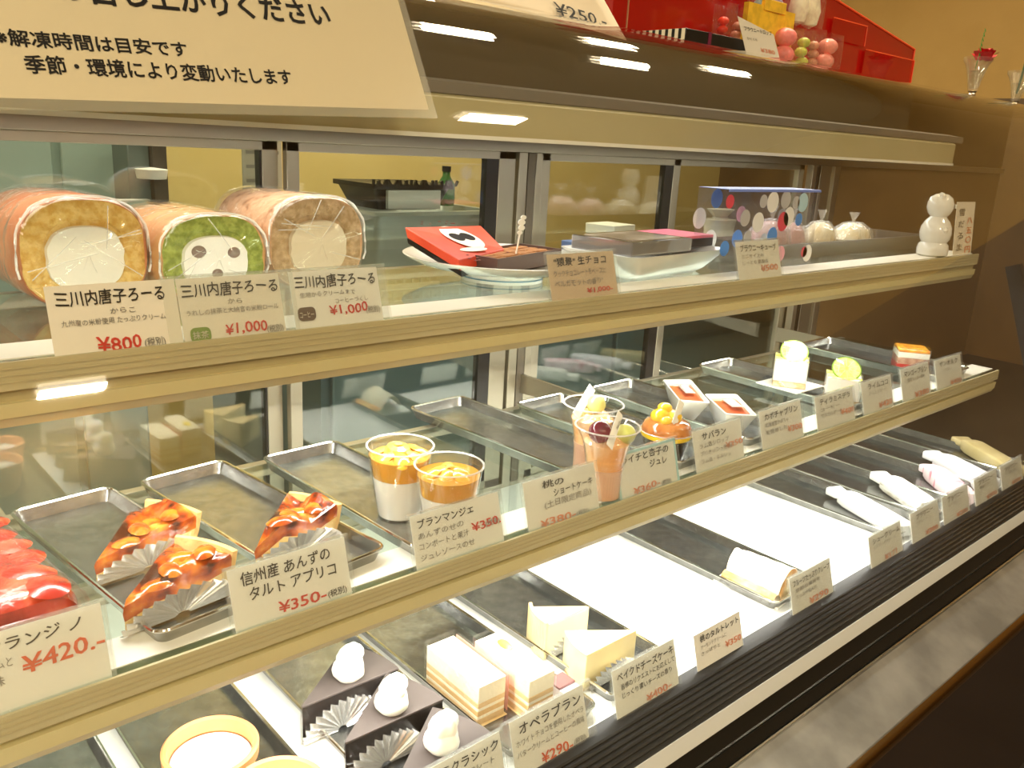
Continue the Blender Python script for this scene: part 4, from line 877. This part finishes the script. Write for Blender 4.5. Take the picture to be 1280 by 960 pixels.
# dotted clear gift box
x0, x1 = at(911, 235, 'Y', .70).x, at(1026, 241, 'Y', .70).x
DX, DZ = x1 - x0 - .002, .115
t = thing('dotted_gift_box', 'tall clear plastic gift box printed with coloured dots and blue top edge', 'gift box', ((x0 + x1) / 2, .725, Z1))
CB = clear('clear_box_wall', (.97, .97, .98), 1.3, .03, .02, (.8, .85, 1))
for a, b in ((-.025, -.0246), (.0246, .025)): MB().box(-DX / 2, DX / 2, a, b, 0, DZ).build('clear_wall', CB, t, smooth=False)
for a in (-DX / 2, DX / 2): MB().box(a - .0003, a + .0003, -.025, .025, 0, DZ).build('clear_wall', CB, t, smooth=False)
MB().box(-DX / 2, DX / 2, -.025, .025, DZ, DZ + .0006).build('blue_top', mat('blue_top', (.12, .22, .75), .3), t, smooth=False)
MB().box(-DX / 2, DX / 2, -.0262, -.0252, DZ - .003, DZ).build('blue_edge', mat('blue_edge', (.20, .30, .80), .3), t, smooth=False)
dc = [mat('dot_white', (.86, .86, .88), .5), mat('dot_blue', (.08, .28, .78), .5), mat('dot_red', (.72, .07, .12), .5), mat('dot_pale_blue', (.45, .68, .82), .5), mat('dot_grey', (.50, .50, .53), .5), mat('dot_pink', (.82, .40, .52), .5)]
DOTS = ((.18, .86, 1, .0115), (.46, .85, 0, .0125), (.60, .88, 4, .011), (.03, .62, 0, .0125), (.19, .66, 4, .010), (.33, .60, 0, .0120), (.45, .66, 5, .010), (.66, .66, 0, .012), (.60, .60, 2, .012), (.16, .34, 0, .0125), (.24, .42, 4, .008), (.50, .42, 1, .011), (.44, .34, 1, .011), (.02, .86, 2, .008), (.80, .84, 3, .012), (.95, .86, 2, .008), (.72, .84, 4, .008), (.78, .62, 1, .008), (.92, .62, 4, .010), (.02, .30, 1, .009), (.62, .18, 5, .010), (.74, .30, 4, .009), (.94, .16, 0, .011), (.90, .18, 2, .007), (.72, .08, 0, .011), (.34, .14, 3, .010), (.36, .86, 4, .008))
for k, (u, v, c, r) in enumerate(DOTS):
    yy = -.0256 if k % 3 else .0240; r *= 1.2
    MB().lathe([(r, 0), (r, .0003)], 22, Matrix.Translation((-DX / 2 + max(.01, min(.99, u)) * DX, yy, max(.012, v * DZ))) @ Matrix.Rotation(PI / 2, 4, 'X')).build('printed_dot', dc[c], t, smooth=False)
# wrapped pastries on dark tray
t = thing('pastry_tray', 'dark brown shallow tray of film-wrapped pastries, right end of the upper shelf', 'tray', (1.50, .80, Z1), 0)
MB().loops([rrect(.56, .10, .01, 0), rrect(.58, .12, .01, .026), rrect(.57, .11, .01, .026), rrect(.56, .10, .01, .003)]).build('tray_body', mat('dark_brown_tray', (.10, .075, .045), .35), t, ang=30)
def bundle(x, y, z, r, h, m, label, rz=0, nm='wrapped_pastry'):
    t = thing(nm, label, 'pastry', (x, y, z), rz, 'film-wrapped pastries on the upper shelf')
    prof = [(.3, 0), (.85, .1), (1.0, .35), (.85, .7), (.45, .95), (.05, 1.0)]
    MB().loops([[(r * k * (1 + .12 * mnoise.noise(Vector((i * .7, zz * 3, x * 9)))) * math.cos(2 * PI * i / 22), .55 * r * k * math.sin(2 * PI * i / 22), zz * h) for i in range(22)] for k, zz in prof]).build('pastry_body', m, t)
    MB().loops([[(r * k * 1.12 * (1 + .35 * mnoise.noise(Vector((i * 1.3, zz * 4, x * 7)))) * math.cos(2 * PI * i / 22), .6 * r * k * math.sin(2 * PI * i / 22), zz * h * 1.08) for i in range(22)] for k, zz in prof + [(.25, 1.35)]], cap1=False).build('clear_wrap', clear('bundle_film', (.98, .98, .98), 1.7, .12, .14, bump=.8, bscale=50), t, smooth=False)  # white haze in the wrap stands in for glitter on the film
PNK = mat('pink_pastry', (.86, .52, .48), .5, col2=(.90, .66, .60), scale=30); CRP = mat('cream_pastry', (.90, .84, .64), .5, col2=(.88, .72, .42), scale=30)
bundle(1.285, .79, Z1 + .004, .048, .055, PNK, 'pink wrapped pastry seen partly through the dotted box')
bundle(1.365, .80, Z1 + .004, .040, .050, PNK, 'pale pink wrapped pastry right of the dotted box')
bundle(1.465, .80, Z1 + .004, .045, .048, CRP, 'cream wrapped pastry, middle of the dark tray')
bundle(1.585, .80, Z1 + .004, .055, .044, CRP, 'wide cream wrapped pastry at the right of the dark tray')
# snowman
t = thing('snowman_figure', 'white porcelain snowman figure with small ears, right end of the upper shelf', 'figurine', (1.640, .668, Z1), .5)
b_ = lambda r, z, sx=1, sz=1: [(r * math.sin(PI * i / 14) * sx + .0002, z - r * sz * math.cos(PI * i / 14)) for i in range(15)]
MB().lathe([(.020, 0), (.0265, .004), (.0275, .014), (.0255, .022), (.022, .026), (.0255, .032), (.0275, .042), (.026, .054), (.021, .064), (.0155, .070), (.0145, .0725), (.019, .078), (.0225, .087), (.0225, .096), (.019, .106), (.011, .112), (.001, .114)], 36).build('body', PORC, t)
for s in (-1, 1):
    MB().lathe([(.0062, -.004), (.0055, .003), (.001, .007)], 12, Matrix.Translation((s * .014, 0, .108))).build('ear', PORC, t)
    MB().lathe([(.0002, -.008), (.005, -.004), (.0055, .003), (.0002, .008)], 12, Matrix.Translation((s * .022, -.012, .050)) @ Matrix.Rotation(s * .6, 4, 'Y')).build('arm', PORC, t)
MB().lathe([(.0002, 0), (.004, 0), (.0035, .003), (.0002, .004)], 12, Matrix.Translation((0, -.0235, .092)) @ Matrix.Rotation(PI / 2, 4, 'X')).build('snout', PORC, t)

# ------------------------------------------------------------------ on top of the case
ZT = .155
def sheet_on_glass(name, label, x0f, x1f, s0, s1, d0, m, extra):
    pass
# laminated notice: a stiff flat sheet fixed at its foot to the curved glass
NT = math.atan2(.05, .104); NX0, NX1 = .060, .4954
NR = .045; NM = Matrix.Rotation(-NT, 4, 'X') @ Matrix.Rotation(-NR, 4, 'Y')
t = thing('notice_sheet', 'large laminated notice with hand-drawn Japanese lines fixed to the glass, top left', 'notice', (NX1, .664, .0165), 0, rot=NM.to_euler())
NW2 = NX1 - NX0
MB().box(-NW2, -.0075, 0, .0004, .008, .196).build('notice_paper', mat('notice_paper', (.74, .66, .52), .55), t, smooth=False)
MB().box(-NW2, 0, -.0005, -.0002, 0, .204).box(-NW2, 0, .0006, .0009, 0, .204).build('laminate_film', clear('laminate', (.97, .96, .90), 1.35, .22, .06), t, smooth=False)
def nline(txt, x0, z0, x1, h, weight):
    lettering('notice_lettering', txt, INK, t, x0, z0, h, x1 - x0, y=-.0008, weight=weight, wob=.006)
nline('お召し上がりください', -.305, .080, -.087, .0235, .03)
nline('※解凍時間は目安です', -.351, .0440, -.222, .0128, .022)
nline('季節・環境により変動いたします', -.337, .0245, -.140, .0142, .022)
# second notice propped up on the top edge
a_, b_, c_, d_ = at(528, 18, 'Y', .842), at(786, 50, 'Y', .842), at(752, -6, 'Y', .865), at(505, -60, 'Y', .865)
t = thing('notice_sheet', 'smaller cream notice reading ¥250 propped on the top of the case', 'notice', (a_.x, a_.y, ZT), 0)
TO2 = Vector((a_.x, a_.y, ZT))
a_.z = max(a_.z, .1560)
MB().grid(lambda u, v: ((a_ * (1 - u) + b_ * u) * (1 - v) + (d_ * (1 - u) + c_ * u) * v) - TO2 + Vector((0, -.004 * math.sin(u * PI * 1.5) * (1 - v), .003 * math.sin(u * PI) * (1 - v))), 14, 6).build('notice_paper', mat('notice_cream', (.84, .72, .52), .55), t).modifiers.new('thick', 'SOLIDIFY').thickness = .0008
l = lettering('price_lettering', '¥250.-', INK, t, 0, 0, .024, .095, y=0, weight=.012, wob=.02)
uu = (b_ - a_).normalized(); vv = (d_ - a_); vv = (vv - uu * vv.dot(uu)).normalized(); nn = uu.cross(vv).normalized()
if nn.y > 0: nn = -nn
for v in l.data.vertices:
    v.co = (a_ - TO2) + uu * ((b_ - a_).length * .88 - .100 + v.co.x) + vv * (.006 + v.co.z) + nn * .0065

# ------------------------------------------------------------------ red acrylic stand, boxes, sweets, vases on the case top
REDA = mat('red_acrylic', (.42, .008, .006), .15, coat=.5)
REDE = mat('red_acrylic_edge', (.85, .10, .03), .25)
REDC = clear('red_clear_acrylic', (.95, .25, .18), 1.5, .03, .10, (.8, .1, .05))
def tp(px, py, Y=.95): p = at(px, py, 'Y', Y); return (p.x, p.z)
t = thing('acrylic_stand', 'large red acrylic stepped stand with slanted right side on top of the case', 'display stand', (1.5, .98, ZT))
xl = tp(766, 0, 1.03)[0]; P4 = [tp(1143, 62, 1.03), tp(1036, -6, 1.03)]
xr = P4[0][0]; z1_ = P4[0][1]; x2_, z2_ = P4[1]
zt_ = z2_ + .10; x3_ = x2_ - .20
out = [(xl, ZT), (xr, ZT), (xr, z1_), (x2_, z2_), (x3_, zt_), (xl, zt_)]
def xz_plate(name, pts, y0, y1, m, par=t):
    n = len(pts); vs = [(p[0] - 1.5, y0 - .98, p[1] - ZT) for p in pts] + [(p[0] - 1.5, y1 - .98, p[1] - ZT) for p in pts]
    return MB().add(vs, [tuple(range(n)), tuple(range(2 * n - 1, n - 1, -1))] + [(i, n + i, n + (i + 1) % n, (i + 1) % n) for i in range(n)]).build(name, m, par, smooth=False)
xz_plate('back_panel', out, 1.030, 1.035, REDA)
MB().box(xl - 1.5, xr - 1.5, .03, .13, 0, .004).build('base_panel', REDA, t, smooth=False)
MB().box(xr - 1.504, xr - 1.5, .052, .13, 0, z1_ - ZT).build('side_panel', REDA, t, smooth=False)
xz_plate('front_panel', [(xl, ZT), (xr, ZT), (xr, ZT + .012), (xl, ZT + .012)], 1.014, 1.017, REDA)
for a, b in ((out[1], out[2]), (out[2], out[3]), (out[3], out[4])):
    MB().tube([(a[0] - 1.5, .049, a[1] - ZT), (b[0] - 1.5, .049, b[1] - ZT)], .0022, 6).build('bright_edge', REDE, t)
for (a, b, c, d) in ((1042, 22, 1080, 58), (1082, 62, 1138, 104)):
    p, q = tp(a, b, 1.022), tp(c, d, 1.022)
    zz0, zz1 = min(p[1], q[1]), max(p[1], q[1])
    xz_plate('clear_pocket', [(p[0], q[1]), (q[0], q[1]), (q[0], p[1]), (p[0], p[1])], 1.022, 1.024, REDC)
    MB().tube([(p[0] - 1.5, .041, p[1] - ZT), (q[0] - 1.5, .041, p[1] - ZT)], .0012, 5).build('bright_edge', REDE, t)
    MB().tube([(q[0] - 1.5, .041, q[1] - ZT), (q[0] - 1.5, .041, p[1] - ZT)], .0012, 5).build('bright_edge', REDE, t)
MB().box(tp(765, 0, 1.03)[0] - 1.512, tp(765, 0, 1.03)[0] - 1.50, .036, .10, 0, .22).build('side_panel', REDA, t, smooth=False)
MB().box(tp(783, 0, 1.02)[0] - 1.502, tp(783, 0, 1.02)[0] - 1.50, .033, .035, 0, .22).build('bright_edge', mat('copper_edge', (.55, .28, .15), .3), t, smooth=False)
# striped box
bx = 1.134; t = thing('striped_gift_box', 'long black gift box with black and white striped end on the case top', 'gift box', (bx, .89, ZT))
hb = .184 - ZT - .002
MB().box(0, .245, 0, .118, 0, hb).build('box_body', BLACK, t, bevel=.0008)
for k in range(9): MB().box(-.0006, .0, .0012 + k * .0131, .0078 + k * .0131, .0005, hb - .0003).build('white_stripe', mat('stripe_white', (.80, .74, .58), .5), t, smooth=False)
MB().box(.058, .066, -.0008, .0, 0, hb).box(.058, .066, 0, .118, hb, hb + .0008).build('plum_ribbon', mat('plum_ribbon', (.16, .015, .05), .4), t, smooth=False)
# card on the top
q = [at(922, 20, 'Y', .885), at(967, 43, 'Y', .872), at(977, 83, 'Y', .868), at(935, 76, 'Y', .881)]
t = thing('price_card', 'cream card with orange writing leaning before the sweets on the case top', 'price card', tuple(q[3]), 0, 'handwritten price cards')
Q = [p - q[3] for p in q]
MB().slab(Q, (.0004, .0008, 0)).build('card_paper', PAPER, t, smooth=False)
ux = (Q[2] - Q[3]).normalized(); uz = (Q[0] - Q[3]).normalized(); fn = ux.cross(uz).normalized(); fn = -fn if fn.y > 0 else fn
for nm, tx, m_, u, v, h_, w_ in (('title_lettering', 'ブラウニードロップ', INK, .10, .70, .008, .80), ('note_lettering', 'ひとくち', INKF, .12, .50, .005, .30), ('price_lettering', '¥380', SALMON, .45, .26, .010, .42)):
    l = lettering(nm, tx, m_, t, 0, 0, h_, (Q[2] - Q[3]).length * w_, y=0, weight=.01)
    for vtx in l.data.vertices: vtx.co = ux * ((Q[2] - Q[3]).length * u + vtx.co.x) + uz * ((Q[0] - Q[3]).length * v + vtx.co.z) + fn * .0008
# bags of sweets
def bag(px0, py0, px1, py1, Y, col, label, kind='balls', col2=None):
    a, b = at(px0, py1, 'Y', Y), at(px1, py1, 'Y', Y); top = at((px0 + px1) / 2, py0, 'Y', Y).z
    base = max(min(a.z, b.z), ZT); cxx = (a.x + b.x) / 2; w_ = (b.x - a.x); h_ = top - base
    t = thing('sweets_bag', label, 'sweets', (cxx, Y, base), 0, 'bags of sweets on the red stand')
    m_ = mat('sweet_' + label.split()[0] + label.split()[1], col, .35, col2=col2 or tuple(min(1, c * 1.25) for c in col), scale=60)
    rnd = random.Random(px0)
    if kind == 'balls':
        r = w_ * .30; n = max(2, int(h_ * .8 / (r * 1.5)))
        for k in range(n):
            MB().lathe([(r * math.sin(PI * i / 8) + .0002, -r * .8 * math.cos(PI * i / 8)) for i in range(9)], 12, Matrix.Translation((rnd.uniform(-.15, .15) * w_, 0, r + k * r * 1.45))).build('sweet', m_, t)
    elif kind == 'sticks':
        for k in (-1, 1):
            MB().lathe([(.0005, 0), (w_ * .14, h_ * .1), (w_ * .19, h_ * .45), (w_ * .15, h_ * .85), (.001, h_ * .95)], 12, Matrix.Translation((k * w_ * .23, 0, 0)) @ Matrix.Rotation(-k * .06, 4, 'Y')).build('sweet', m_, t)
    else:
        MB().poly([(-w_ / 2, -.006), (w_ / 2, -.004), (w_ / 2, .004), (-w_ / 2, .004)], 0, h_).build('paper_bag', m_, t)
        MB().box(-w_ * .2, w_ * .25, -.008, .0, h_ * .9, h_ * 1.15).build('folded_top', m_, t, bevel=.001)
        return
    MB().loops([[(p[0] * k, p[1], z) for p in rrect(w_, .034, .006, 0)] for k, z in ((.96, .001), (1, h_ * .2), (1, h_ * .75), (.9, h_ * .95), (.94, h_))], cap0=True, cap1=False).build('clear_bag', FILM, t)
PK = (.80, .22, .20)
bag(965, 33, 991, 84, .915, PK, 'pink sweets in a clear bag right of the cream card')
bag(992, 36, 1006, 84, .915, (.50, .52, .08), 'green and pink sweets in a narrow clear bag')
bag(1007, 36, 1019, 84, .925, (.62, .26, .16), 'reddish sweets in a narrow clear bag')
bag(1020, 42, 1041, 88, .915, (.80, .28, .22), 'salmon pink sweets in the rightmost clear bag')
bag(985, -14, 1021, 30, .985, (.86, .76, .58), 'cream stick sweets in a clear bag, upper row', 'sticks')
bag(926, 8, 986, 62, .930, (.80, .50, .04), 'yellow paper bag behind the cream card', 'paper')
bag(941, -16, 958, 14, .985, (.30, .42, .40), 'bluish green sweets in an upper row bag')
bag(960, -16, 978, 14, .985, (.42, .30, .48), 'violet sweets in an upper row bag')
bag(897, 4, 911, 44, .990, (.80, .05, .02), 'red sweets in a slim bag left of the card')
bag(912, 10, 926, 50, .990, (.66, .30, .22), 'dull pink sweets in a slim bag left of the card')
# goblets with flowers
def goblet(x, y, label, full=True):
    t = thing('glass_goblet', label, 'vase', (x, y, ZT))
    k = 1.0
    GG = clear('goblet_glass', (.95, .95, .93), 1.7, .03, .03)
    MB().lathe([(.001, 0), (.018, 0), (.018, .002), (.008, .010), (.006, .016), (.011, .022), (.016, .045), (.021, .066), (.026, .080), (.032, .088), (.0325, .096), (.031, .096), (.030, .088), (.024, .080), (.019, .066), (.014, .046), (.009, .026), (.001, .024)], 28).build('goblet_body', GG, t)
    MB().lathe([(.0185, .0002), (.0188, .0015), (.009, .0105), (.0075, .016), (.0105, .020)], 24, cap0=False, cap1=False).build('foot_shell', mat('goblet_foot', (.60, .52, .42), .1, 1), t)  # shiny metallic shell around the glass foot
    MB().lathe([(.001, .026), (.009, .027), (.018, .065), (.001, .066)], 20).build('water', clear('water', (.93, .94, .93), 1.33), t)
    return t
p = at(1214, 122, 'Y', .90)
p.x += 0
t = goblet(p.x, .90, 'small stemmed glass with a red rose and green sprig, right end of the case top')
ROSE = mat('red_rose', (.60, .01, .015), .5, col2=(.40, .005, .01), scale=60)
for k in range(14):
    a = k * 2.4; r = .004 + .0016 * k
    mm = Matrix.Translation((.016 + r * math.cos(a) * .9, -.006 + r * math.sin(a) * .9, .108 - r * .35)) @ Matrix.Rotation(a, 4, 'Z') @ Matrix.Rotation(.25 + r * 25, 4, 'Y')
    MB().grid(lambda u, v: mm @ Vector(((v - .5) ** 2 * .012, (u - .5) * .024 * (1 - (v - .5) ** 2), (v - .4) * .024)), 5, 5).build('rose_petal', ROSE, t)
LEAFG = mat('fern_green', (.05, .20, .02), .5)
st = [Vector((-.008, 0, .07)), Vector((-.006, -.002, .10)), Vector((-.001, 0, .13)), Vector((.008, .0, .160))]
MB().tube(st, .0008, 6).build('sprig_stem', LEAFG, t)
for k in range(12):
    u = k / 11; p_ = st[1].lerp(st[3], u); s_ = 1 if k % 2 else -1
    MB().lathe([(.0003, -.0006), (.0042 - .0018 * u, 0), (.0003, .0006)], 8, Matrix.Translation(p_ + Vector((s_ * .0045, s_ * .003, .001))) @ Matrix.Rotation(PI / 2.4, 4, 'X')).build('sprig_leaf', LEAFG, t)
p = at(1268, 131, 'Y', .92)
t = goblet(p.x, .92, 'glass with a dark green stem cut by the right edge of the picture')
MB().tube([(.0, 0, .04), (.012, 0, .09), (.020, 0, .15)], .003, 8).build('plant_stem', mat('dark_green_stem', (.03, .06, .015), .5), t)

# ------------------------------------------------------------------ kitchen behind the case
def kb(p0, p1, Y): a = at(*p0, 'Y', Y); b = at(*p1, 'Y', Y); return a.x, b.x, b.z, a.z
t = thing('kitchen_worktop', 'pale kitchen worktop behind the sliding doors', 'worktop', (1.4, 1.75, -H))
MB().box(-.55, 1.3, -.25, .37, .74, .78).build('worktop_slab', mat('pale_worktop', (.62, .60, .52), .4, col2=(.68, .66, .58), scale=6), t, bevel=.003)
MB().box(-.53, 1.28, -.20, .37, 0, .74).build('worktop_base', mat('grey_base', (.16, .21, .20), .5), t)
for k in range(2): MB().box(-.51 + k * .90, .37 + k * .90, -.215, -.20, .14, .72).build('base_door', mat('grey_base_door', (.19, .26, .25), .4), t, bevel=.003)
t = thing('refrigerator', 'tall pale teal refrigerator behind the left sliding door', 'refrigerator', (.10, 2.38, -H))
x1 = at(165, 200, 'Y', 2.15).x
MB().box(-1.1, x1 - .10, -.23, .38, 0, 1.9).build('body', mat('teal_fridge', (.36, .47, .42), .4), t, bevel=.004)
xs = at(70, 200, 'Y', 2.15).x - .10
for a, b in ((-1.09, xs - .012), (xs + .008, x1 - .108)): MB().box(a, b, -.245, -.23, .12, 1.88).build('fridge_door', mat('teal_fridge_door', (.40, .52, .47), .35), t, bevel=.003)
x0, x1, z0, z1 = kb((162, 180), (212, 262), 1.95)
t = thing('wall_bracket_unit', 'dark grey kitchen appliance with a pale bar behind the left door', 'appliance', ((x0 + x1) / 2, 1.97, -.42))
MB().box(-(x1 - x0) / 2, (x1 - x0) / 2 - .03, 0, .1, 0, .38).build('appliance_body', mat('dark_teal_grey', (.13, .17, .16), .4), t, bevel=.003)
MB().box((x1 - x0) / 2 - .03, (x1 - x0) / 2, -.02, .1, 0, .42).build('dark_post', mat('dark_brown_post', (.06, .05, .04), .5), t)
MB().box(-(x1 - x0) / 2 - .03, (x1 - x0) / 2 - .04, -.02, .0, .24, .255).build('pale_bar', WHITE, t, bevel=.002)
MB().lathe([(.001, 0), (.03, 0), (.034, .02), (.001, .024)], 20, Matrix.Translation((.0, -.03, .30))).build('white_bowl', WHITE, t)
x0, x1, z0, z1 = kb((312, 180), (345, 262), 1.98)
t = thing('paper_roll_poster', 'grey printed paper strip hanging behind the left door frame', 'poster', ((x0 + x1) / 2, 1.98, -.42))
MB().box(-.05, .05, .0, .006, .10, .42).build('paper_strip', mat('grey_printed_paper', (.42, .40, .32), .6), t, smooth=False)
MB().box(-.04, .04, .006, .02, 0, .42).build('hanging_rail', STEELF, t)
for k in range(7): MB().box(-.042, .042 - .02 * (k % 3), -.001, 0, .16 + k * .033, .168 + k * .033).build('printed_line', mat('print_grey', (.22, .21, .18), .6), t, smooth=False)
lettering('printed_number', '0771', mat('print_dark', (.05, .05, .05), .6), t, -.03, .115, .022, .06, y=-.002)
# stacked steel box with black tray
x0, x1, z0, z1 = kb((470, 262), (608, 345), 1.62)
t = thing('steel_bin', 'grey steel bin on the kitchen worktop under the black basket', 'bin', ((x0 + x1) / 2 + .06, 1.80, -.42))
w_ = (x1 - x0) * 1.05; hh = z1 + .42 - .012
MB().loops([rrect(w_, .22, .02, 0), rrect(w_ + .02, .24, .02, hh - .01), rrect(w_ + .04, .26, .02, hh), rrect(w_, .22, .02, hh), rrect(w_ - .01, .2, .02, hh - .02)]).build('bin_body', mat('grey_bin', (.34, .36, .33), .35, .5), t)
MB().box(-w_ / 2 + .01, w_ / 2 - .03, -.125, -.12, hh * .25, hh * .32).build('bin_handle', WHITE, t, bevel=.002)
x0, x1, z0, z1 = kb((455, 232), (556, 258), 1.66)
t = thing('wire_basket', 'black basket with ragged rim and a white label on the steel bin', 'basket', ((x0 + x1) / 2 + .06, 1.80, -.42 + hh + .0005))
w_ = (x1 - x0) * 1.05; h2 = z1 + .42 - hh
MB().loops([rrect(w_ * .72, .14, .01, 0), rrect(w_ * .92, .17, .01, h2 * .8), rrect(w_, .19, .01, h2 * .82), rrect(w_, .19, .01, h2), rrect(w_ * .9, .16, .01, h2 * .9)]).build('basket_body', BLACK, t)
for k in range(26): MB().box(-.0025, .0025, -.003, .003, 0, .014, Matrix.Translation((-w_ * .5 + w_ * k / 25, -.094, h2 * .95)) @ Matrix.Rotation(math.sin(k * 2.3) * .6, 4, 'Y')).build('ragged_tuft', BLACK, t, smooth=False)
MB().box(-w_ * .34, w_ * .30, -.098, -.088, .004, h2 * .78).build('white_label', mat('label_grey', (.55, .58, .55), .4), t, smooth=False)
x0, x1, z0, z1 = kb((570, 212), (588, 252), 1.72)
t = thing('green_bottle', 'small green bottle on the kitchen shelf right of the black basket', 'bottle', ((x0 + x1) / 2 + .03, 1.83, -.42 + hh + .0005))
MB().lathe([(.001, 0), (.022, 0), (.024, .02), (.023, .055), (.010, .075), (.010, .09), (.001, .09)], 20).build('bottle_body', mat('green_bottle', (.04, .16, .03), .2), t)
MB().lathe([(.012, .086), (.012, .10), (.001, .10)], 16).build('bottle_cap', BLACK, t)
# perforated plastic basket
x0, x1, z0, z1 = kb((500, 450), (615, 520), 1.56)
t = thing('plastic_crate', 'pale grey perforated plastic crate on the worktop, seen below the upper shelf', 'crate', (1.12, 1.595, -.42), 0)
CRM = mat('pale_crate', (.62, .62, .56), .5)
for sy in (-1, 1):
    for k in range(13): MB().box(-.15 + k * .025 - .003, -.15 + k * .025 + .003, sy * .09 - .003, sy * .09 + .003, 0, .10).build('crate_slat', CRM, t, smooth=False)
    for k in range(5): MB().box(-.153, .153, sy * .09 - .0035, sy * .09 + .0035, k * .024, k * .024 + .007).build('crate_band', CRM, t, smooth=False)
for sx in (-1, 1): MB().box(sx * .153 - .003, sx * .153 + .003, -.09, .09, 0, .10).build('crate_end', CRM, t, smooth=False)
MB().box(-.153, .153, -.09, .09, 0, .004).build('crate_floor', CRM, t, smooth=False)
for i, (x, y, c, lab, w_, h_) in enumerate(((1.78, 1.66, (.10, .16, .42), 'blue carton on the worktop behind the third door', .12, .16), (1.93, 1.72, (.55, .54, .50), 'pale carton right of the blue carton', .11, .20), (2.06, 1.66, (.50, .07, .06), 'red tin on the worktop behind the third door', .07, .12), (2.22, 1.70, (.50, .30, .26), 'dull pink carton behind the third door', .16, .14))):
    t = thing(['carton', 'carton', 'tin', 'carton'][i], lab, 'container', (x, y, -.42), .15 * i)
    MB().box(-w_ / 2, w_ / 2, -.05, .05, 0, h_).build('carton_body', mat('carton_%d' % i, c, .5), t, bevel=.003)
    MB().box(-w_ / 2 - .001, w_ / 2 + .001, -.051, .051, h_ * .86, h_ + .001).build('carton_cover', mat('carton_cover_%d' % i, tuple(min(1, k * 1.5) for k in c), .5), t, bevel=.002)
t = thing('crumpled_bag', 'crumpled white bag on the worktop behind the fourth door', 'bag', (2.52, 1.75, -.42))
MB().loops([[(.09 * k * (1 + .2 * mnoise.noise(Vector((i, z * 20, 3)))) * math.cos(2 * PI * i / 20), .06 * k * math.sin(2 * PI * i / 20), z) for i in range(20)] for k, z in ((.9, 0), (1, .04), (.95, .10), (.7, .16), (.8, .2))]).build('bag_body', mat('white_bag', (.62, .60, .54), .5), t)
MB().loops([[(.05 * k * (1 + .2 * math.sin(i * 1.9)) * math.cos(2 * PI * i / 20), .03 * k * math.sin(2 * PI * i / 20), z) for i in range(20)] for k, z in ((1.1, .19), (.6, .21), (1.2, .235))]).build('gathered_top', MATS['white_bag'], t)
